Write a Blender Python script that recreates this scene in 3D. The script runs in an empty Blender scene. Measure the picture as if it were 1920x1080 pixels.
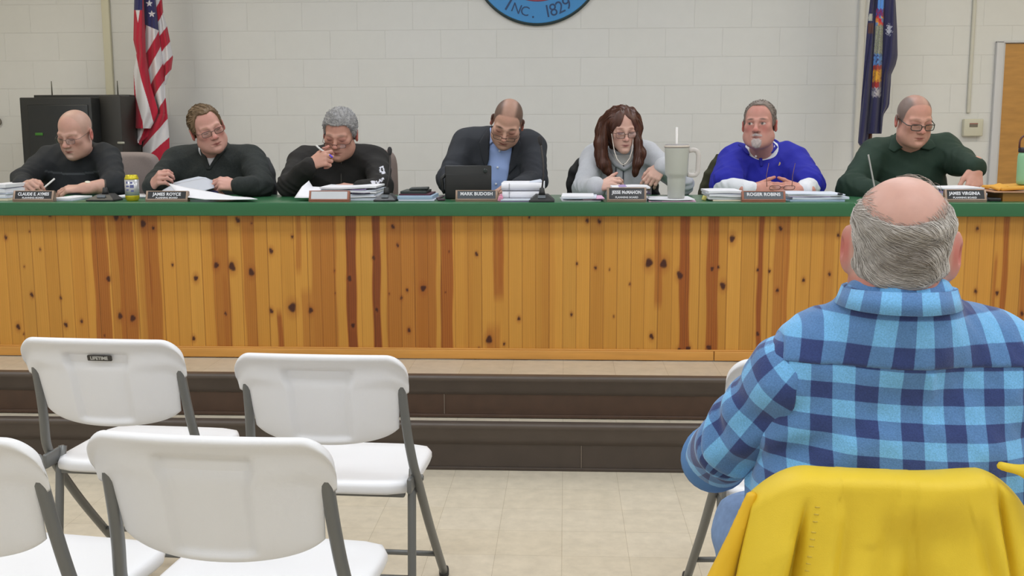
import bpy, bmesh, math, random
import numpy as np
from mathutils import Vector, Matrix, Euler
random.seed(7); RNG = np.random.default_rng(5)
SC = bpy.context.scene
COL = SC.collection
F32 = np.float32
# ------------------------------------------------------------------ camera
FPX = 2000.0; CAM_H = 1.4328
YAW = math.atan(101/2000); PITCH = math.radians(8.3); ROLL = -.0028
def _rx(a):
    c, s = math.cos(a), math.sin(a); return np.array([[1,0,0],[0,c,-s],[0,s,c]])
def _rz(a):
    c, s = math.cos(a), math.sin(a); return np.array([[c,-s,0],[s,c,0],[0,0,1]])
CR = _rz(YAW) @ _rx(math.pi/2-PITCH) @ _rz(ROLL)
CO = np.array([0,0,CAM_H])
cam = bpy.data.cameras.new('camera'); cam.sensor_width = 36; cam.lens = FPX/1920*36; cam.clip_start = .05
co = bpy.data.objects.new('camera', cam); COL.objects.link(co)
mw = np.eye(4); mw[:3,:3] = CR; mw[:3,3] = CO
co.matrix_world = Matrix(mw.tolist()); SC.camera = co
def _ray(x, y): return CR @ np.array([(x-960)/FPX, -(y-540)/FPX, -1.0])
def PY(x, y, Y):           # point of the photograph at distance Y along the hall
    d = _ray(x, y); return CO + d*(Y/d[1])
def PZ(x, y, z):
    d = _ray(x, y); return CO + d*((z-CAM_H)/d[2])
# ------------------------------------------------------------------ materials
def lin(c):
    c = np.asarray(c, float)/255; return np.where(c <= .04045, c/12.92, ((c+.055)/1.055)**2.4)
_mats = {}
def mat(name, rgb, rough=.6, metal=0, spec=.5, var=0, vscale=20, bump=0, bscale=200, attr=None, coat=0, emit=None, sheen=0, stretch=None, alpha=None):
    if name in _mats: return _mats[name]
    m = bpy.data.materials.new(name); m.use_nodes = True; n = m.node_tree.nodes; L = m.node_tree.links
    b = n['Principled BSDF']; c = tuple(lin(rgb))+(1,)
    b.inputs['Base Color'].default_value = c; b.inputs['Roughness'].default_value = rough
    b.inputs['Metallic'].default_value = metal; b.inputs['Specular IOR Level'].default_value = spec
    if coat: b.inputs['Coat Weight'].default_value = coat; b.inputs['Coat Roughness'].default_value = .1
    if sheen: b.inputs['Sheen Weight'].default_value = sheen; b.inputs['Sheen Roughness'].default_value = .5
    if emit: b.inputs['Emission Color'].default_value = tuple(lin(emit[0]))+(1,); b.inputs['Emission Strength'].default_value = emit[1]
    tc = n.new('ShaderNodeTexCoord'); vec = tc.outputs['Object']
    if stretch:
        mp = n.new('ShaderNodeMapping'); mp.inputs['Scale'].default_value = stretch; L.new(vec, mp.inputs[0]); vec = mp.outputs[0]
    src = None
    if attr:
        a = n.new('ShaderNodeAttribute'); a.attribute_name = attr; src = a.outputs['Color']
    if var:
        nz = n.new('ShaderNodeTexNoise'); nz.inputs['Scale'].default_value = vscale; nz.inputs['Detail'].default_value = 5
        L.new(vec, nz.inputs['Vector'])
        mr = n.new('ShaderNodeMapRange'); mr.inputs[1].default_value = .25; mr.inputs[2].default_value = .75
        mr.inputs[3].default_value = 1-var; mr.inputs[4].default_value = 1+var; L.new(nz.outputs['Fac'], mr.inputs[0])
        mx = n.new('ShaderNodeVectorMath'); mx.operation = 'SCALE'
        if src: L.new(src, mx.inputs[0])
        else: mx.inputs[0].default_value = c[:3]
        L.new(mr.outputs[0], mx.inputs['Scale']); src = mx.outputs[0]
    if src: L.new(src, b.inputs['Base Color'])
    if bump:
        nb = n.new('ShaderNodeTexNoise'); nb.inputs['Scale'].default_value = bscale; nb.inputs['Detail'].default_value = 4
        L.new(vec, nb.inputs['Vector'])
        bp = n.new('ShaderNodeBump'); bp.inputs['Strength'].default_value = 1; bp.inputs['Distance'].default_value = bump
        L.new(nb.outputs['Fac'], bp.inputs['Height']); L.new(bp.outputs[0], b.inputs['Normal'])
    _mats[name] = m; return m
def glass_mat(name, tint=(255,255,255), fac=.12):
    if name in _mats: return _mats[name]
    m = bpy.data.materials.new(name); m.use_nodes = True; n = m.node_tree.nodes; L = m.node_tree.links
    n.remove(n['Principled BSDF']); out = n['Material Output']
    t = n.new('ShaderNodeBsdfTransparent'); t.inputs[0].default_value = tuple(lin(tint))+(1,)
    g = n.new('ShaderNodeBsdfGlossy'); g.inputs['Roughness'].default_value = .05
    x = n.new('ShaderNodeMixShader'); x.inputs[0].default_value = fac
    L.new(t.outputs[0], x.inputs[1]); L.new(g.outputs[0], x.inputs[2]); L.new(x.outputs[0], out.inputs[0])
    _mats[name] = m; return m
# ------------------------------------------------------------------ objects
def empty(name, loc=(0,0,0), rz=0):
    o = bpy.data.objects.new(name, None); COL.objects.link(o); o.location = [float(v) for v in loc]; o.rotation_euler = (0,0,rz)
    o.empty_display_size = .05; return o
def tag(o, label, cat, group=None, kind=None):
    if label: o['label'] = label
    if cat: o['category'] = cat
    if group: o['group'] = group
    if kind: o['kind'] = kind
    return o
def struct(o, label=None):
    o['kind'] = 'structure'
    if label: o['label'] = label
    return o
def mesh_np(name, v, f, mats, parent=None, smooth=True, col=None, vec=None, local=False, midx=None):
    """v (n,3) array in world space, f list of index tuples or (m,4) array"""
    v = np.asarray(v, float)
    me = bpy.data.meshes.new(name)
    org = np.zeros(3)
    if parent is not None and not local:
        o = parent
        while o is not None: org = org + np.array(o.location); o = o.parent
        v = v-org
    if isinstance(f, np.ndarray):
        k = f.shape[1]; me.vertices.add(len(v)); me.vertices.foreach_set('co', v.astype(F32).ravel())
        me.loops.add(f.size); me.loops.foreach_set('vertex_index', f.astype(np.int32).ravel())
        me.polygons.add(len(f)); me.polygons.foreach_set('loop_start', (np.arange(len(f))*k).astype(np.int32))
        me.polygons.foreach_set('loop_total', np.full(len(f), k, np.int32))
    else:
        me.from_pydata([tuple(x) for x in v], [], [tuple(int(i) for i in x) for x in f])
    me.update(calc_edges=True); me.validate()
    if smooth is True: me.polygons.foreach_set('use_smooth', np.ones(len(me.polygons), bool))
    elif smooth is not False and smooth is not None: me.polygons.foreach_set('use_smooth', np.asarray(smooth, bool))
    if not isinstance(mats, (list, tuple)): mats = [mats]
    for m in mats: me.materials.append(m)
    if midx is not None: me.polygons.foreach_set('material_index', np.asarray(midx, np.int32))
    if col is not None:
        a = me.color_attributes.new('Col', 'FLOAT_COLOR', 'POINT')
        c4 = np.ones((len(v),4), F32); c4[:,:3] = col; a.data.foreach_set('color', c4.ravel())
    if vec is not None:
        a = me.attributes.new('PL', 'FLOAT_VECTOR', 'POINT'); a.data.foreach_set('vector', np.asarray(vec, F32).ravel())
    o = bpy.data.objects.new(name, me); COL.objects.link(o)
    if parent is not None: o.parent = parent
    return o
class MB:
    def __init__(s): s.v = []; s.f = []; s.sm = []; s.mi = []; s.cur = 0
    def add(s, v, f, smooth=True):
        n = len(s.v); s.v += [tuple(map(float, x)) for x in v]; s.f += [tuple(int(i)+n for i in q) for q in f]
        s.sm += [smooth]*len(f); s.mi += [s.cur]*len(f); return s
    def box(s, c, h, R=None, bev=0):
        c = np.array(c, float); h = np.array(h, float)
        if bev:
            bm = bmesh.new(); bmesh.ops.create_cube(bm, size=2)
            for w in bm.verts: w.co = Vector((w.co.x*h[0], w.co.y*h[1], w.co.z*h[2]))
            bmesh.ops.bevel(bm, geom=list(bm.edges), offset=min(bev, min(h)*.95), segments=3, affect='EDGES', profile=.5)
            v = np.array([w.co[:] for w in bm.verts]); f = [[w.index for w in q.verts] for q in bm.faces]; bm.free()
        else:
            v = np.array([[x,y,z] for x in (-1,1) for y in (-1,1) for z in (-1,1)])*h
            f = [(0,1,3,2),(4,6,7,5),(0,4,5,1),(2,3,7,6),(0,2,6,4),(1,5,7,3)]
        if R is not None: v = v @ np.array(R).T
        return s.add(v+c, f, bool(bev))
    def bb(s, lo, hi, bev=0):
        lo = np.array(lo, float); hi = np.array(hi, float); return s.box((lo+hi)/2, (hi-lo)/2, None, bev)
    def tube(s, pts, r, n=10, closed=False, flat=None):
        pts = [np.array(p, float) for p in pts]; m = len(pts)
        rr = r if isinstance(r, (list, tuple, np.ndarray)) else [r]*m
        T = []
        for i in range(m):
            a = pts[(i-1) % m] if (closed or i) else pts[0]; b = pts[(i+1) % m] if (closed or i < m-1) else pts[-1]
            t = b-a; T.append(t/(np.linalg.norm(t)+1e-12))
        up = np.array([0,0,1.]) if abs(T[0][2]) < .9 else np.array([1.,0,0])
        u = np.cross(T[0], up); u /= np.linalg.norm(u); v = []
        for i in range(m):
            u = u-T[i]*np.dot(u, T[i]); u /= np.linalg.norm(u)+1e-12; w = np.cross(T[i], u)
            for k in range(n):
                a = 2*math.pi*k/n; v.append(pts[i]+rr[i]*(math.cos(a)*u+math.sin(a)*w*(flat or 1)))
        f = []
        for i in range(m if closed else m-1):
            j = (i+1) % m
            for k in range(n): f.append((i*n+k, i*n+(k+1) % n, j*n+(k+1) % n, j*n+k))
        if not closed: f += [tuple(range(n))[::-1], tuple((m-1)*n+k for k in range(n))]
        return s.add(v, f)
    def lathe(s, prof, c=(0,0,0), n=28, R=None):
        v = []; f = []; m = len(prof)
        for r, z in prof:
            for k in range(n): a = 2*math.pi*k/n; v.append((r*math.cos(a), r*math.sin(a), z))
        for i in range(m-1):
            for k in range(n): f.append((i*n+k, i*n+(k+1) % n, (i+1)*n+(k+1) % n, (i+1)*n+k))
        f += [tuple(range(n))[::-1], tuple((m-1)*n+k for k in range(n))]
        v = np.array(v)
        if R is not None: v = v @ np.array(R).T
        return s.add(v+np.array(c), f)
    def ball(s, c, r, n=14, m=9, R=None):
        r = np.array(r if hasattr(r, '__len__') else [r]*3, float)
        prof = [(max(math.sin(math.pi*i/m), 1e-3), -math.cos(math.pi*i/m)) for i in range(m+1)]
        k = MB().lathe(prof, n=n); v = np.array(k.v)*r
        if R is not None: v = v @ np.array(R).T
        return s.add(v+np.array(c), k.f)
    def grid(s, P, closed=False, smooth=True):
        P = np.array(P, float); a, b = P.shape[:2]
        f = [(i*b+j, (i+1)*b+j, (i+1)*b+j+1, i*b+j+1) for i in range(a-1) for j in range(b-1)]
        return s.add(P.reshape(-1,3), f, smooth)
    def obj(s, name, mats, parent=None, local=False):
        return mesh_np(name, s.v, s.f, mats, parent, smooth=s.sm, local=local, midx=s.mi)
def text_mesh(body, size, extrude=.0006, align='CENTER', spacing=1.0, bold=0):
    cu = bpy.data.curves.new('lettering', 'FONT'); cu.body = body; cu.size = size; cu.extrude = extrude
    cu.align_x = align; cu.align_y = 'CENTER'; cu.space_character = spacing; cu.offset = bold; cu.resolution_u = 3
    o = bpy.data.objects.new('lettering', cu); COL.objects.link(o)
    dg = bpy.context.evaluated_depsgraph_get(); e = o.evaluated_get(dg); me = e.to_mesh()
    v = np.array([w.co[:] for w in me.vertices]).reshape(-1,3); f = [tuple(p.vertices) for p in me.polygons]; e.to_mesh_clear()
    bpy.data.objects.remove(o); bpy.data.curves.remove(cu)
    return v, f
def thicken(o, t, offset=0):
    m = o.modifiers.new('thickness', 'SOLIDIFY'); m.thickness = t; m.offset = offset; return o
def copy_tree(o, parent=None):
    c = o.copy(); COL.objects.link(c)
    if parent is not None: c.parent = parent
    for ch in list(o.children): copy_tree(ch, c)
    return c
def rotm(ax, ay, az):
    return np.array(Euler((ax, ay, az)).to_matrix())
# ------------------------------------------------------------------ implicit surfaces (for people, clothes, cushions)
def vlen(q): return np.sqrt(np.einsum('ij,ij->i', q, q))
def smin(a, b, k):
    if k <= 0: return np.minimum(a, b)
    h = np.maximum(k-np.abs(a-b), 0)/k; return np.minimum(a, b)-h*h*k*.25
def rc(a, b, ra, rb=None):
    a = np.array(a, F32); b = np.array(b, F32); ba = b-a; bb = max(float(ba@ba), 1e-9); rb = ra if rb is None else rb
    def f(p):
        q = p-a; t = np.clip((q@ba)/bb, 0, 1); return vlen(q-t[:,None]*ba)-(ra+(rb-ra)*t)
    return f
def ell(c, r, R=None):
    c = np.array(c, F32); r = np.array(r if hasattr(r, '__len__') else [r]*3, F32); R = None if R is None else np.array(R, F32)
    def f(p):
        q = p-c
        if R is not None: q = q @ R
        a = vlen(q/r); b = vlen(q/(r*r)); return a*(a-1)/np.maximum(b, 1e-6)
    return f
def rbox(c, h, rad, R=None):
    c = np.array(c, F32); h = np.array(h, F32)-rad; R = None if R is None else np.array(R, F32)
    def f(p):
        q = p-c
        if R is not None: q = q @ R
        q = np.abs(q)-h; return vlen(np.maximum(q, 0))+np.minimum(q.max(1), 0)-rad
    return f
def sdf(ops, p):
    d = np.full(len(p), 9.0, F32)
    for op, fn, k in ops:
        if op == 'u': d = smin(d, fn(p), k)
        elif op == 's': d = -smin(-d, fn(p), k)
        elif op == 'i': d = -smin(-d, -fn(p), k)
        elif op == 'd': d = d+fn(p)
    return d
def bounded(ops, c, R):     # evaluate a group only near its centre
    c = np.array(c, F32)
    def f(p):
        dc = vlen(p-c); out = (dc-R*.7).astype(F32); m = dc < R
        if m.any(): out[m] = np.minimum(sdf(ops, p[m]), 9)
        return out
    return f
_E = [(0,1),(2,3),(4,5),(6,7),(0,2),(1,3),(4,6),(5,7),(0,4),(1,5),(2,6),(3,7)]
def surf(ops, lo, hi, h, margin=.05):
    """surface net of an implicit shape inside lo..hi at cell size h"""
    lo = np.array(lo, float); hi = np.array(hi, float); B = 8
    nb = np.ceil((hi-lo)/(h*B)).astype(int); N = nb*B
    cx = [lo[i]+(np.arange(nb[i])*B+(B-1)/2)*h for i in range(3)]
    C = np.stack(np.meshgrid(*cx, indexing='ij'), -1).reshape(-1,3).astype(F32)
    dc = np.concatenate([sdf(ops, C[i:i+100000]) for i in range(0, len(C), 100000)])
    vol = np.repeat(np.repeat(np.repeat(np.where(dc < 0, -1, 1).astype(F32).reshape(nb), B, 0), B, 1), B, 2)
    act = np.nonzero(np.abs(dc) < h*B*.87+margin)[0]
    bi = np.stack(np.unravel_index(act, nb), -1)
    k = np.stack(np.meshgrid(*[np.arange(B)]*3, indexing='ij'), -1).reshape(-1,3)
    step = 400
    for s in range(0, len(bi), step):
        I = (bi[s:s+step,None,:]*B+k[None]).reshape(-1,3)
        vol[I[:,0],I[:,1],I[:,2]] = sdf(ops, (lo+I*h).astype(F32))
    vol[0]=vol[-1]=1; vol[:,0]=vol[:,-1]=1; vol[:,:,0]=vol[:,:,-1]=1
    ins = vol < 0
    cnt = np.zeros(tuple(N-1), np.int8)
    for o in np.ndindex(2,2,2): cnt += ins[o[0]:N[0]-1+o[0], o[1]:N[1]-1+o[1], o[2]:N[2]-1+o[2]]
    cell = np.stack(np.nonzero((cnt > 0) & (cnt < 8)), -1)
    idx = np.full(tuple(N-1), -1, np.int32); idx[cell[:,0],cell[:,1],cell[:,2]] = np.arange(len(cell))
    cor = np.array([[i&1,(i>>1)&1,(i>>2)&1] for i in range(8)])
    val = np.stack([vol[cell[:,0]+c[0],cell[:,1]+c[1],cell[:,2]+c[2]] for c in cor], 1)
    acc = np.zeros((len(cell),3)); n = np.zeros(len(cell))
    for a, b in _E:
        va, vb = val[:,a], val[:,b]; m = (va < 0) != (vb < 0); t = np.where(m, va/np.where(m, va-vb, 1), 0)
        p = cor[a]+(cor[b]-cor[a])*t[:,None]; acc += p*m[:,None]; n += m
    V = lo+(cell+acc/np.maximum(n,1)[:,None])*h
    Fs = []
    for ax in range(3):
        u, w = (ax+1)%3, (ax+2)%3
        a = [slice(0,N[i]-1) for i in range(3)]; b = list(a); a[ax] = slice(0,N[ax]-1); b[ax] = slice(1,N[ax])
        A = ins[tuple(a)]; Bv = ins[tuple(b)]; e = np.stack(np.nonzero(A != Bv), -1)
        e = e[(e[:,u] > 0) & (e[:,w] > 0)]
        def at(du, dw):
            q = e.copy(); q[:,u] -= du; q[:,w] -= dw; return idx[q[:,0],q[:,1],q[:,2]]
        q = np.stack([at(0,0), at(1,0), at(1,1), at(0,1)], 1)
        fl = ~A[e[:,0],e[:,1],e[:,2]]; q[~fl] = q[~fl][:,::-1]; q = q[:,::-1]
        Fs.append(q[(q >= 0).all(1)])
    Fq = np.concatenate(Fs)[:, ::-1]
    return V, Fq
def wav(p, seeds):          # sum of plane waves, seeds = [(kx,ky,kz,phase,amp),...]
    d = np.zeros(len(p), F32)
    for kx,ky,kz,ph,am in seeds: d += am*np.sin(p[:,0]*kx+p[:,1]*ky+p[:,2]*kz+ph)
    return d
def folds(seed, amp, freq, n=7):
    r = np.random.default_rng(seed); out = []
    for i in range(n):
        k = r.normal(size=3); k /= np.linalg.norm(k); f = freq*(.6+1.4*r.random()); out.append((*(k*f), r.random()*6.28, amp/n*2.0*(.5+r.random())))
    def fn(p):
        w = np.stack([wav(p, [(x[0]*.4,x[2]*.4,x[1]*.4,x[3]+2,1)]) for x in out[:2]],0).sum(0)*.25
        d = np.zeros(len(p), F32)
        for kx,ky,kz,ph,am in out: d += am*(np.abs(np.sin(p[:,0]*kx+p[:,1]*ky+p[:,2]*kz+ph+w*1.5))-.6)
        return d
    return fn
# ================================================================== THE HALL
YW = 7.9; ZC = 3.3; XL, XR, YB = -4.9, 4.3, -2.6
Z1, Z2 = .2062, .3907           # the two steps of the dais
def brick_mat(name, rgb, rgb2, w, h, mort, axes, off, offset, mortar_rgb, bump, rough=.6, noise=.06, nscale=30, spec=.4):
    m = bpy.data.materials.new(name); m.use_nodes = True; n = m.node_tree.nodes; L = m.node_tree.links
    b = n['Principled BSDF']; b.inputs['Roughness'].default_value = rough; b.inputs['Specular IOR Level'].default_value = spec
    tc = n.new('ShaderNodeTexCoord'); sp = n.new('ShaderNodeSeparateXYZ'); L.new(tc.outputs['Object'], sp.inputs[0])
    cb = n.new('ShaderNodeCombineXYZ')
    for i in range(2):
        ad = n.new('ShaderNodeMath'); ad.operation = 'ADD'; ad.inputs[1].default_value = off[i]
        L.new(sp.outputs[axes[i]], ad.inputs[0]); L.new(ad.outputs[0], cb.inputs[i])
    br = n.new('ShaderNodeTexBrick'); br.offset = offset; br.inputs['Scale'].default_value = 1
    br.inputs['Brick Width'].default_value = w; br.inputs['Row Height'].default_value = h; br.inputs['Mortar Size'].default_value = mort
    br.inputs['Mortar Smooth'].default_value = .5
    for k, c in (('Color1', rgb), ('Color2', rgb2), ('Mortar', mortar_rgb)): br.inputs[k].default_value = tuple(lin(c))+(1,)
    L.new(cb.outputs[0], br.inputs['Vector'])
    nz = n.new('ShaderNodeTexNoise'); nz.inputs['Scale'].default_value = nscale; nz.inputs['Detail'].default_value = 7; nz.inputs['Roughness'].default_value = .65
    L.new(tc.outputs['Object'], nz.inputs['Vector'])
    mr = n.new('ShaderNodeMapRange'); mr.inputs[1].default_value = .3; mr.inputs[2].default_value = .7; mr.inputs[3].default_value = 1-noise; mr.inputs[4].default_value = 1+noise
    L.new(nz.outputs['Fac'], mr.inputs[0])
    mx = n.new('ShaderNodeVectorMath'); mx.operation = 'SCALE'; L.new(br.outputs['Color'], mx.inputs[0]); L.new(mr.outputs[0], mx.inputs['Scale'])
    L.new(mx.outputs[0], b.inputs['Base Color'])
    if bump:
        iv = n.new('ShaderNodeMath'); iv.operation = 'MULTIPLY_ADD'; iv.inputs[1].default_value = -1; L.new(br.outputs['Fac'], iv.inputs[0])
        sc = n.new('ShaderNodeMath'); sc.operation = 'MULTIPLY'; sc.inputs[1].default_value = .12; L.new(nz.outputs['Fac'], sc.inputs[0]); L.new(sc.outputs[0], iv.inputs[2])
        bp = n.new('ShaderNodeBump'); bp.inputs['Distance'].default_value = bump; bp.inputs['Strength'].default_value = 1
        L.new(iv.outputs[0], bp.inputs['Height']); L.new(bp.outputs[0], b.inputs['Normal'])
    return m
m_wall = brick_mat('painted_block', (221,221,219), (220,220,217), .4064, .2032, .0024, (0,2), (.1, -1.3579+.2032*8), .5, (218,218,216), .0011, rough=.45, noise=.014, nscale=9)
m_tile = brick_mat('vinyl_tile', (207,197,178), (203,192,171), .2286, .2286, .0007, (0,1), (10*.2286+.008, 20*.2286-.05), 0, (150,136,112), 0, rough=.34, noise=.10, nscale=16, spec=.5)
m_plain = mat('painted_wall', (219,217,210), .6)
m_ceil = mat('ceiling_tile', (226,226,222), .8)
def quad(name, pts, m): return struct(mesh_np(name, pts, [(0,1,2,3)], m, smooth=False))
def slab(name, lo, hi, m, bev=0): return struct(MB().bb(lo, hi, bev).obj(name, m))
slab('floor', (XL,YB,-.1), (XR,YW,0), m_tile)
slab('wall_back', (XL,YW,0), (XR,YW+.2,ZC), m_wall)
slab('wall_left', (XL-.2,YB,0), (XL,YW,ZC), m_plain)
slab('wall_right', (XR,YB,0), (XR+.2,YW,ZC), m_plain)
slab('wall_front', (XL,YB-.2,0), (XR,YB,ZC), m_plain)
slab('ceiling', (XL-.2,YB-.2,ZC), (XR+.2,YW+.2,ZC+.1), m_ceil)
# the dais: two shallow steps in brown rubber with ribbed noses
m_rub = mat('brown_rubber', (84,74,67), .38, var=.10, vscale=9, spec=.5)
m_rub2 = mat('brown_rubber_riser', (72,52,40), .42, var=.16, vscale=14, spec=.5)
m_seam = mat('pale_seam', (120,108,96), .6)
d = struct(empty('dais_steps', (0,4.5,0)), 'two brown rubber fronted steps up to the tiled platform under the desk')
MB().bb((XL+.02,4.515,.0), (XR-.02,6.75,Z2-.003)).obj('platform', m_tile, d)
MB().bb((XL+.02,4.42,.0), (XR-.02,4.53,Z1-.003)).obj('tread', m_tile, d)
def nosing(Y, z, drop):
    # profile of the rubber stair edge, extruded along X
    pr = [(Y+.045,z+.001),(Y+.004,z+.002),(Y-.004,z-.002),(Y-.006,z-.010),(Y-.003,z-.022),(Y+.003,z-.026),(Y+.004,z-drop*.62),(Y+.010,z-drop*.70),(Y+.010,z-drop),(Y+.03,z-drop)]
    b = MB(); xs = np.linspace(XL+.02, XR-.02, 2)
    b.grid([[(x,y,zz) for y,zz in pr] for x in xs]); return b
nosing(4.488, Z2, .082).obj('step_nosing', m_rub, d); nosing(4.392, Z1, .092).obj('step_nosing', m_rub, d)
def riser(Y, z0, z1):
    b = MB(); b.bb((XL+.02,Y,z0), (XR-.02,Y+.03,z1)); b.bb((XL+.02,Y-.006,z0), (XR-.02,Y,z0+.014), .002); return b
riser(4.500, Z1, Z2-.07).obj('riser', m_rub2, d); riser(4.404, 0, Z1-.08).obj('riser', mat('brown_rubber_dark', (68,58,51), .42, var=.12, vscale=12), d)
b = MB()
for px, py, Y, za, zb in ((833,750,4.497,Z1+.015,Z2-.083),(1090,860,4.401,.012,Z1-.094),(290,745,4.497,Z1+.015,Z2-.083)):
    x = PY(px, py, Y)[0]; b.bb((x-.0014,Y-.0008,za), (x+.0014,Y+.004,zb))
b.obj('seam', m_seam, d)
# scuffed chalk marks on the risers
# vertical raceways and the door on the back wall
m_race = mat('raceway_paint', (213,209,186), .5); m_frame = mat('door_frame_paint', (205,205,208), .4)
x = PY(204,90,YW)[0]; slab('trim_1', (x-.028,YW-.03,0), (x+.028,YW,ZC), m_race, .004)
x = PY(1820,110,YW)[0]; slab('trim_2', (x-.012,YW-.022,1.56), (x+.012,YW,ZC), mat('conduit_paint', (208,206,194), .45), .008)
x = PY(1612,110,YW)[0]; slab('trim_3', (x-.022,YW-.03,0), (x+.022,YW,ZC), m_plain, .012)
xd = PY(1873,200,YW)[0]; zt = PY(1890,81,YW)[2]
dr = struct(empty('door_1', (xd+.45,YW,0)), 'plain varnished wooden door in a white metal frame at the right of the back wall')
b = MB(); b.bb((xd-.052,YW-.035,0), (xd,YW+.0,zt+.012), .004); b.bb((xd-.052,YW-.035,zt), (XR-.001,YW,zt+.014), .004); b.bb((xd-.006,YW-.02,0),(xd+.012,YW,zt))
b.obj('door_frame', m_frame, dr)
MB().bb((xd+.004,YW-.016,.01), (XR-.002,YW-.001,zt-.004)).obj('door_leaf', mat('oak_veneer', (188,138,70), .38, var=.13, vscale=7, stretch=(1,1,5)), dr)
# town seal: only its lower rim is in the photograph
cx, _, cz = PY(1008,-83,YW-.03); RS = .486
s = empty('wall_seal', (cx,YW,cz)); tag(s, 'round blue wall seal with dark lettering, cut off by the top of the photo', 'seal')
Rm = rotm(math.pi/2,0,0)
MB().lathe([(RS*.98,0),(RS,.004),(RS,.022),(RS*.985,.026),(RS*.97,.027)], (cx,YW-.001,cz), 96, Rm).obj('disc', mat('seal_edge', (38,58,62), .5), s)
MB().lathe([(RS*.965,.024),(RS*.965,.0285),(RS*.955,.029)], (cx,YW-.001,cz), 96, Rm).obj('blue_ring', mat('seal_blue', (64,142,206), .45), s)['label'] = 'sky blue ring'
MB().lathe([(.318,.026),(.318,.0305),(.31,.031)], (cx,YW-.001,cz), 72, Rm).obj('inner_rim', mat('seal_maroon', (150,72,96), .5), s)
MB().lathe([(.306,.027),(.306,.032),(.30,.0325)], (cx,YW-.001,cz), 72, Rm).obj('center_disc', mat('seal_beige', (208,198,172), .55), s)['label'] = 'pale beige centre'
def serif(ch, sz, ang, wide=1.0):
    v, f = text_mesh(ch, sz, .0012); v = v.copy(); v[:,0] *= wide
    r = .397; ca, sa = math.cos(ang), math.sin(ang)
    X = cx+v[:,0]*ca-(v[:,1]-0)*sa + r*math.sin(ang); Zz = cz+v[:,0]*sa+v[:,1]*ca - r*math.cos(ang)
    return np.stack([X, np.full(len(v), YW-.031)-v[:,2], Zz], 1), f
b = MB()
for px, ch, sz in ((953,'I',.14),(968,'N',.095),(984,'C',.095),(1000,'.',.12),(1027,'1',.125),(1038,'8',.125),(1051,'2',.125),(1064,'9',.125)):
    X = PY(px,15,YW-.03)[0]; a = math.asin((X-cx)/.40); v, f = serif(ch, sz, a, .95 if ch in '1829' else 1.0); b.add(v, f, False)
b.obj('lettering', mat('seal_ink', (34,66,110), .5), s)['label'] = 'dark blue letters'
# thermostat
x, _, z = PY(1821,241,YW); t = empty('thermostat', (x,YW,z)); tag(t, 'small beige thermostat box under the conduit beside the door frame', 'thermostat')
MB().bb((x-.068,YW-.045,z-.055), (x+.068,YW+.002,z+.068), .008).obj('housing', mat('cream_plastic', (206,203,184), .45), t)
MB().bb((x-.030,YW-.048,z+.010), (x+.028,YW-.043,z+.038), .002).obj('display', mat('lcd_grey', (120,112,100), .3), t)['label'] = 'dark display'
MB().bb((x-.030,YW-.049,z+.031), (x+.028,YW-.0475,z+.038)).obj('display_bar', mat('lcd_red', (150,96,84), .4), t)
# small hook at the left edge
x, _, z = PY(0,228,YW); b = MB(); b.tube([(x+.022*math.cos(a)-.004,YW-.02-.004*math.sin(a),z+.026*math.sin(a)) for a in np.linspace(-2.2,2.2,14)], .005, 8)
b.ball((x-.02,YW-.006,z+.02), .012)
tag(b.obj('wall_hook', mat('hook_metal', (120,116,104), .4, metal=.6)), 'small bent metal hook on the wall at the far left edge', 'hook')
# black equipment cabinet behind the bald man
Yc = 7.02; x0, _, zt0 = PY(36,183,Yc); x1 = PY(171,200,Yc)[0]
x2, _, zt1 = PY(67,178.5,7.35); x3 = PY(236,179,7.25)[0]
c = empty('equipment_cabinet', ((x0+x3)/2,7.2,0)); tag(c, 'black metal equipment cabinet against the wall behind the bald man', 'cabinet')
m_cab = mat('black_steel', (30,31,31), .42, var=.06, vscale=3); m_cab2 = mat('black_door', (25,28,30), .35)
MB().bb((x0,Yc,0), (x1,7.6,zt0), .006).obj('front_cabinet', m_cab, c)
MB().bb((x1-.002,7.15,0), (x3,7.78,zt1-.012), .006).obj('side_cabinet', mat('brown_black_steel', (37,35,31), .45), c)
MB().bb((x2,7.32,zt0-.02), (x3-.004,7.78,zt1), .004).obj('top_panel', m_cab, c)
MB().bb((x0+.055,Yc-.012,.1), (x1-.02,Yc,zt0-.048), .006).obj('door', m_cab2, c)
gx, _, gz = PY(73,251.5,Yc-.015); MB().bb((gx-.026,Yc-.016,gz-.009), (gx+.026,Yc-.011,gz+.009), .001).obj('label_plate', mat('green_sticker', (52,112,30), .5), c)['label'] = 'small green label'
gx, _, gz = PY(225,268,7.13); k = MB(); k.bb((gx-.025,7.142,gz-.008), (gx+.025,7.151,gz+.008), .004); k.obj('badge', mat('badge_silver', (170,170,160), .35, metal=.4), c)
for px, py in ((97,166),(220.5,166)):
    ax, _, az = PY(px,py,7.55); MB().tube([(ax,7.55,zt1-.02),(ax,7.55,zt1+.06),(ax,7.55,zt1+.105)], [.006,.0045,.003], 8).obj('antenna', mat('antenna_rubber', (92,90,80), .5), c)
# ================================================================== THE DESK
YP = 4.855; ZT = 1.1195; YF = 4.80; DX0, DX1 = -3.3, 2.75; YBK = 5.43
desk = empty('council_desk', (0,4.9,Z2)); tag(desk, 'long knotty pine council desk with a green counter top on the dais', 'desk')
b = MB(); b.bb((DX0,YF,ZT-.061), (DX1,YBK,ZT), .004); b.obj('counter_top', mat('green_laminate', (44,101,64), .30, spec=.5, var=.03, vscale=4), desk)['label'] = 'dark green laminate counter top'
zb0 = Z2+.001; zb1 = Z2+.044
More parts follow.
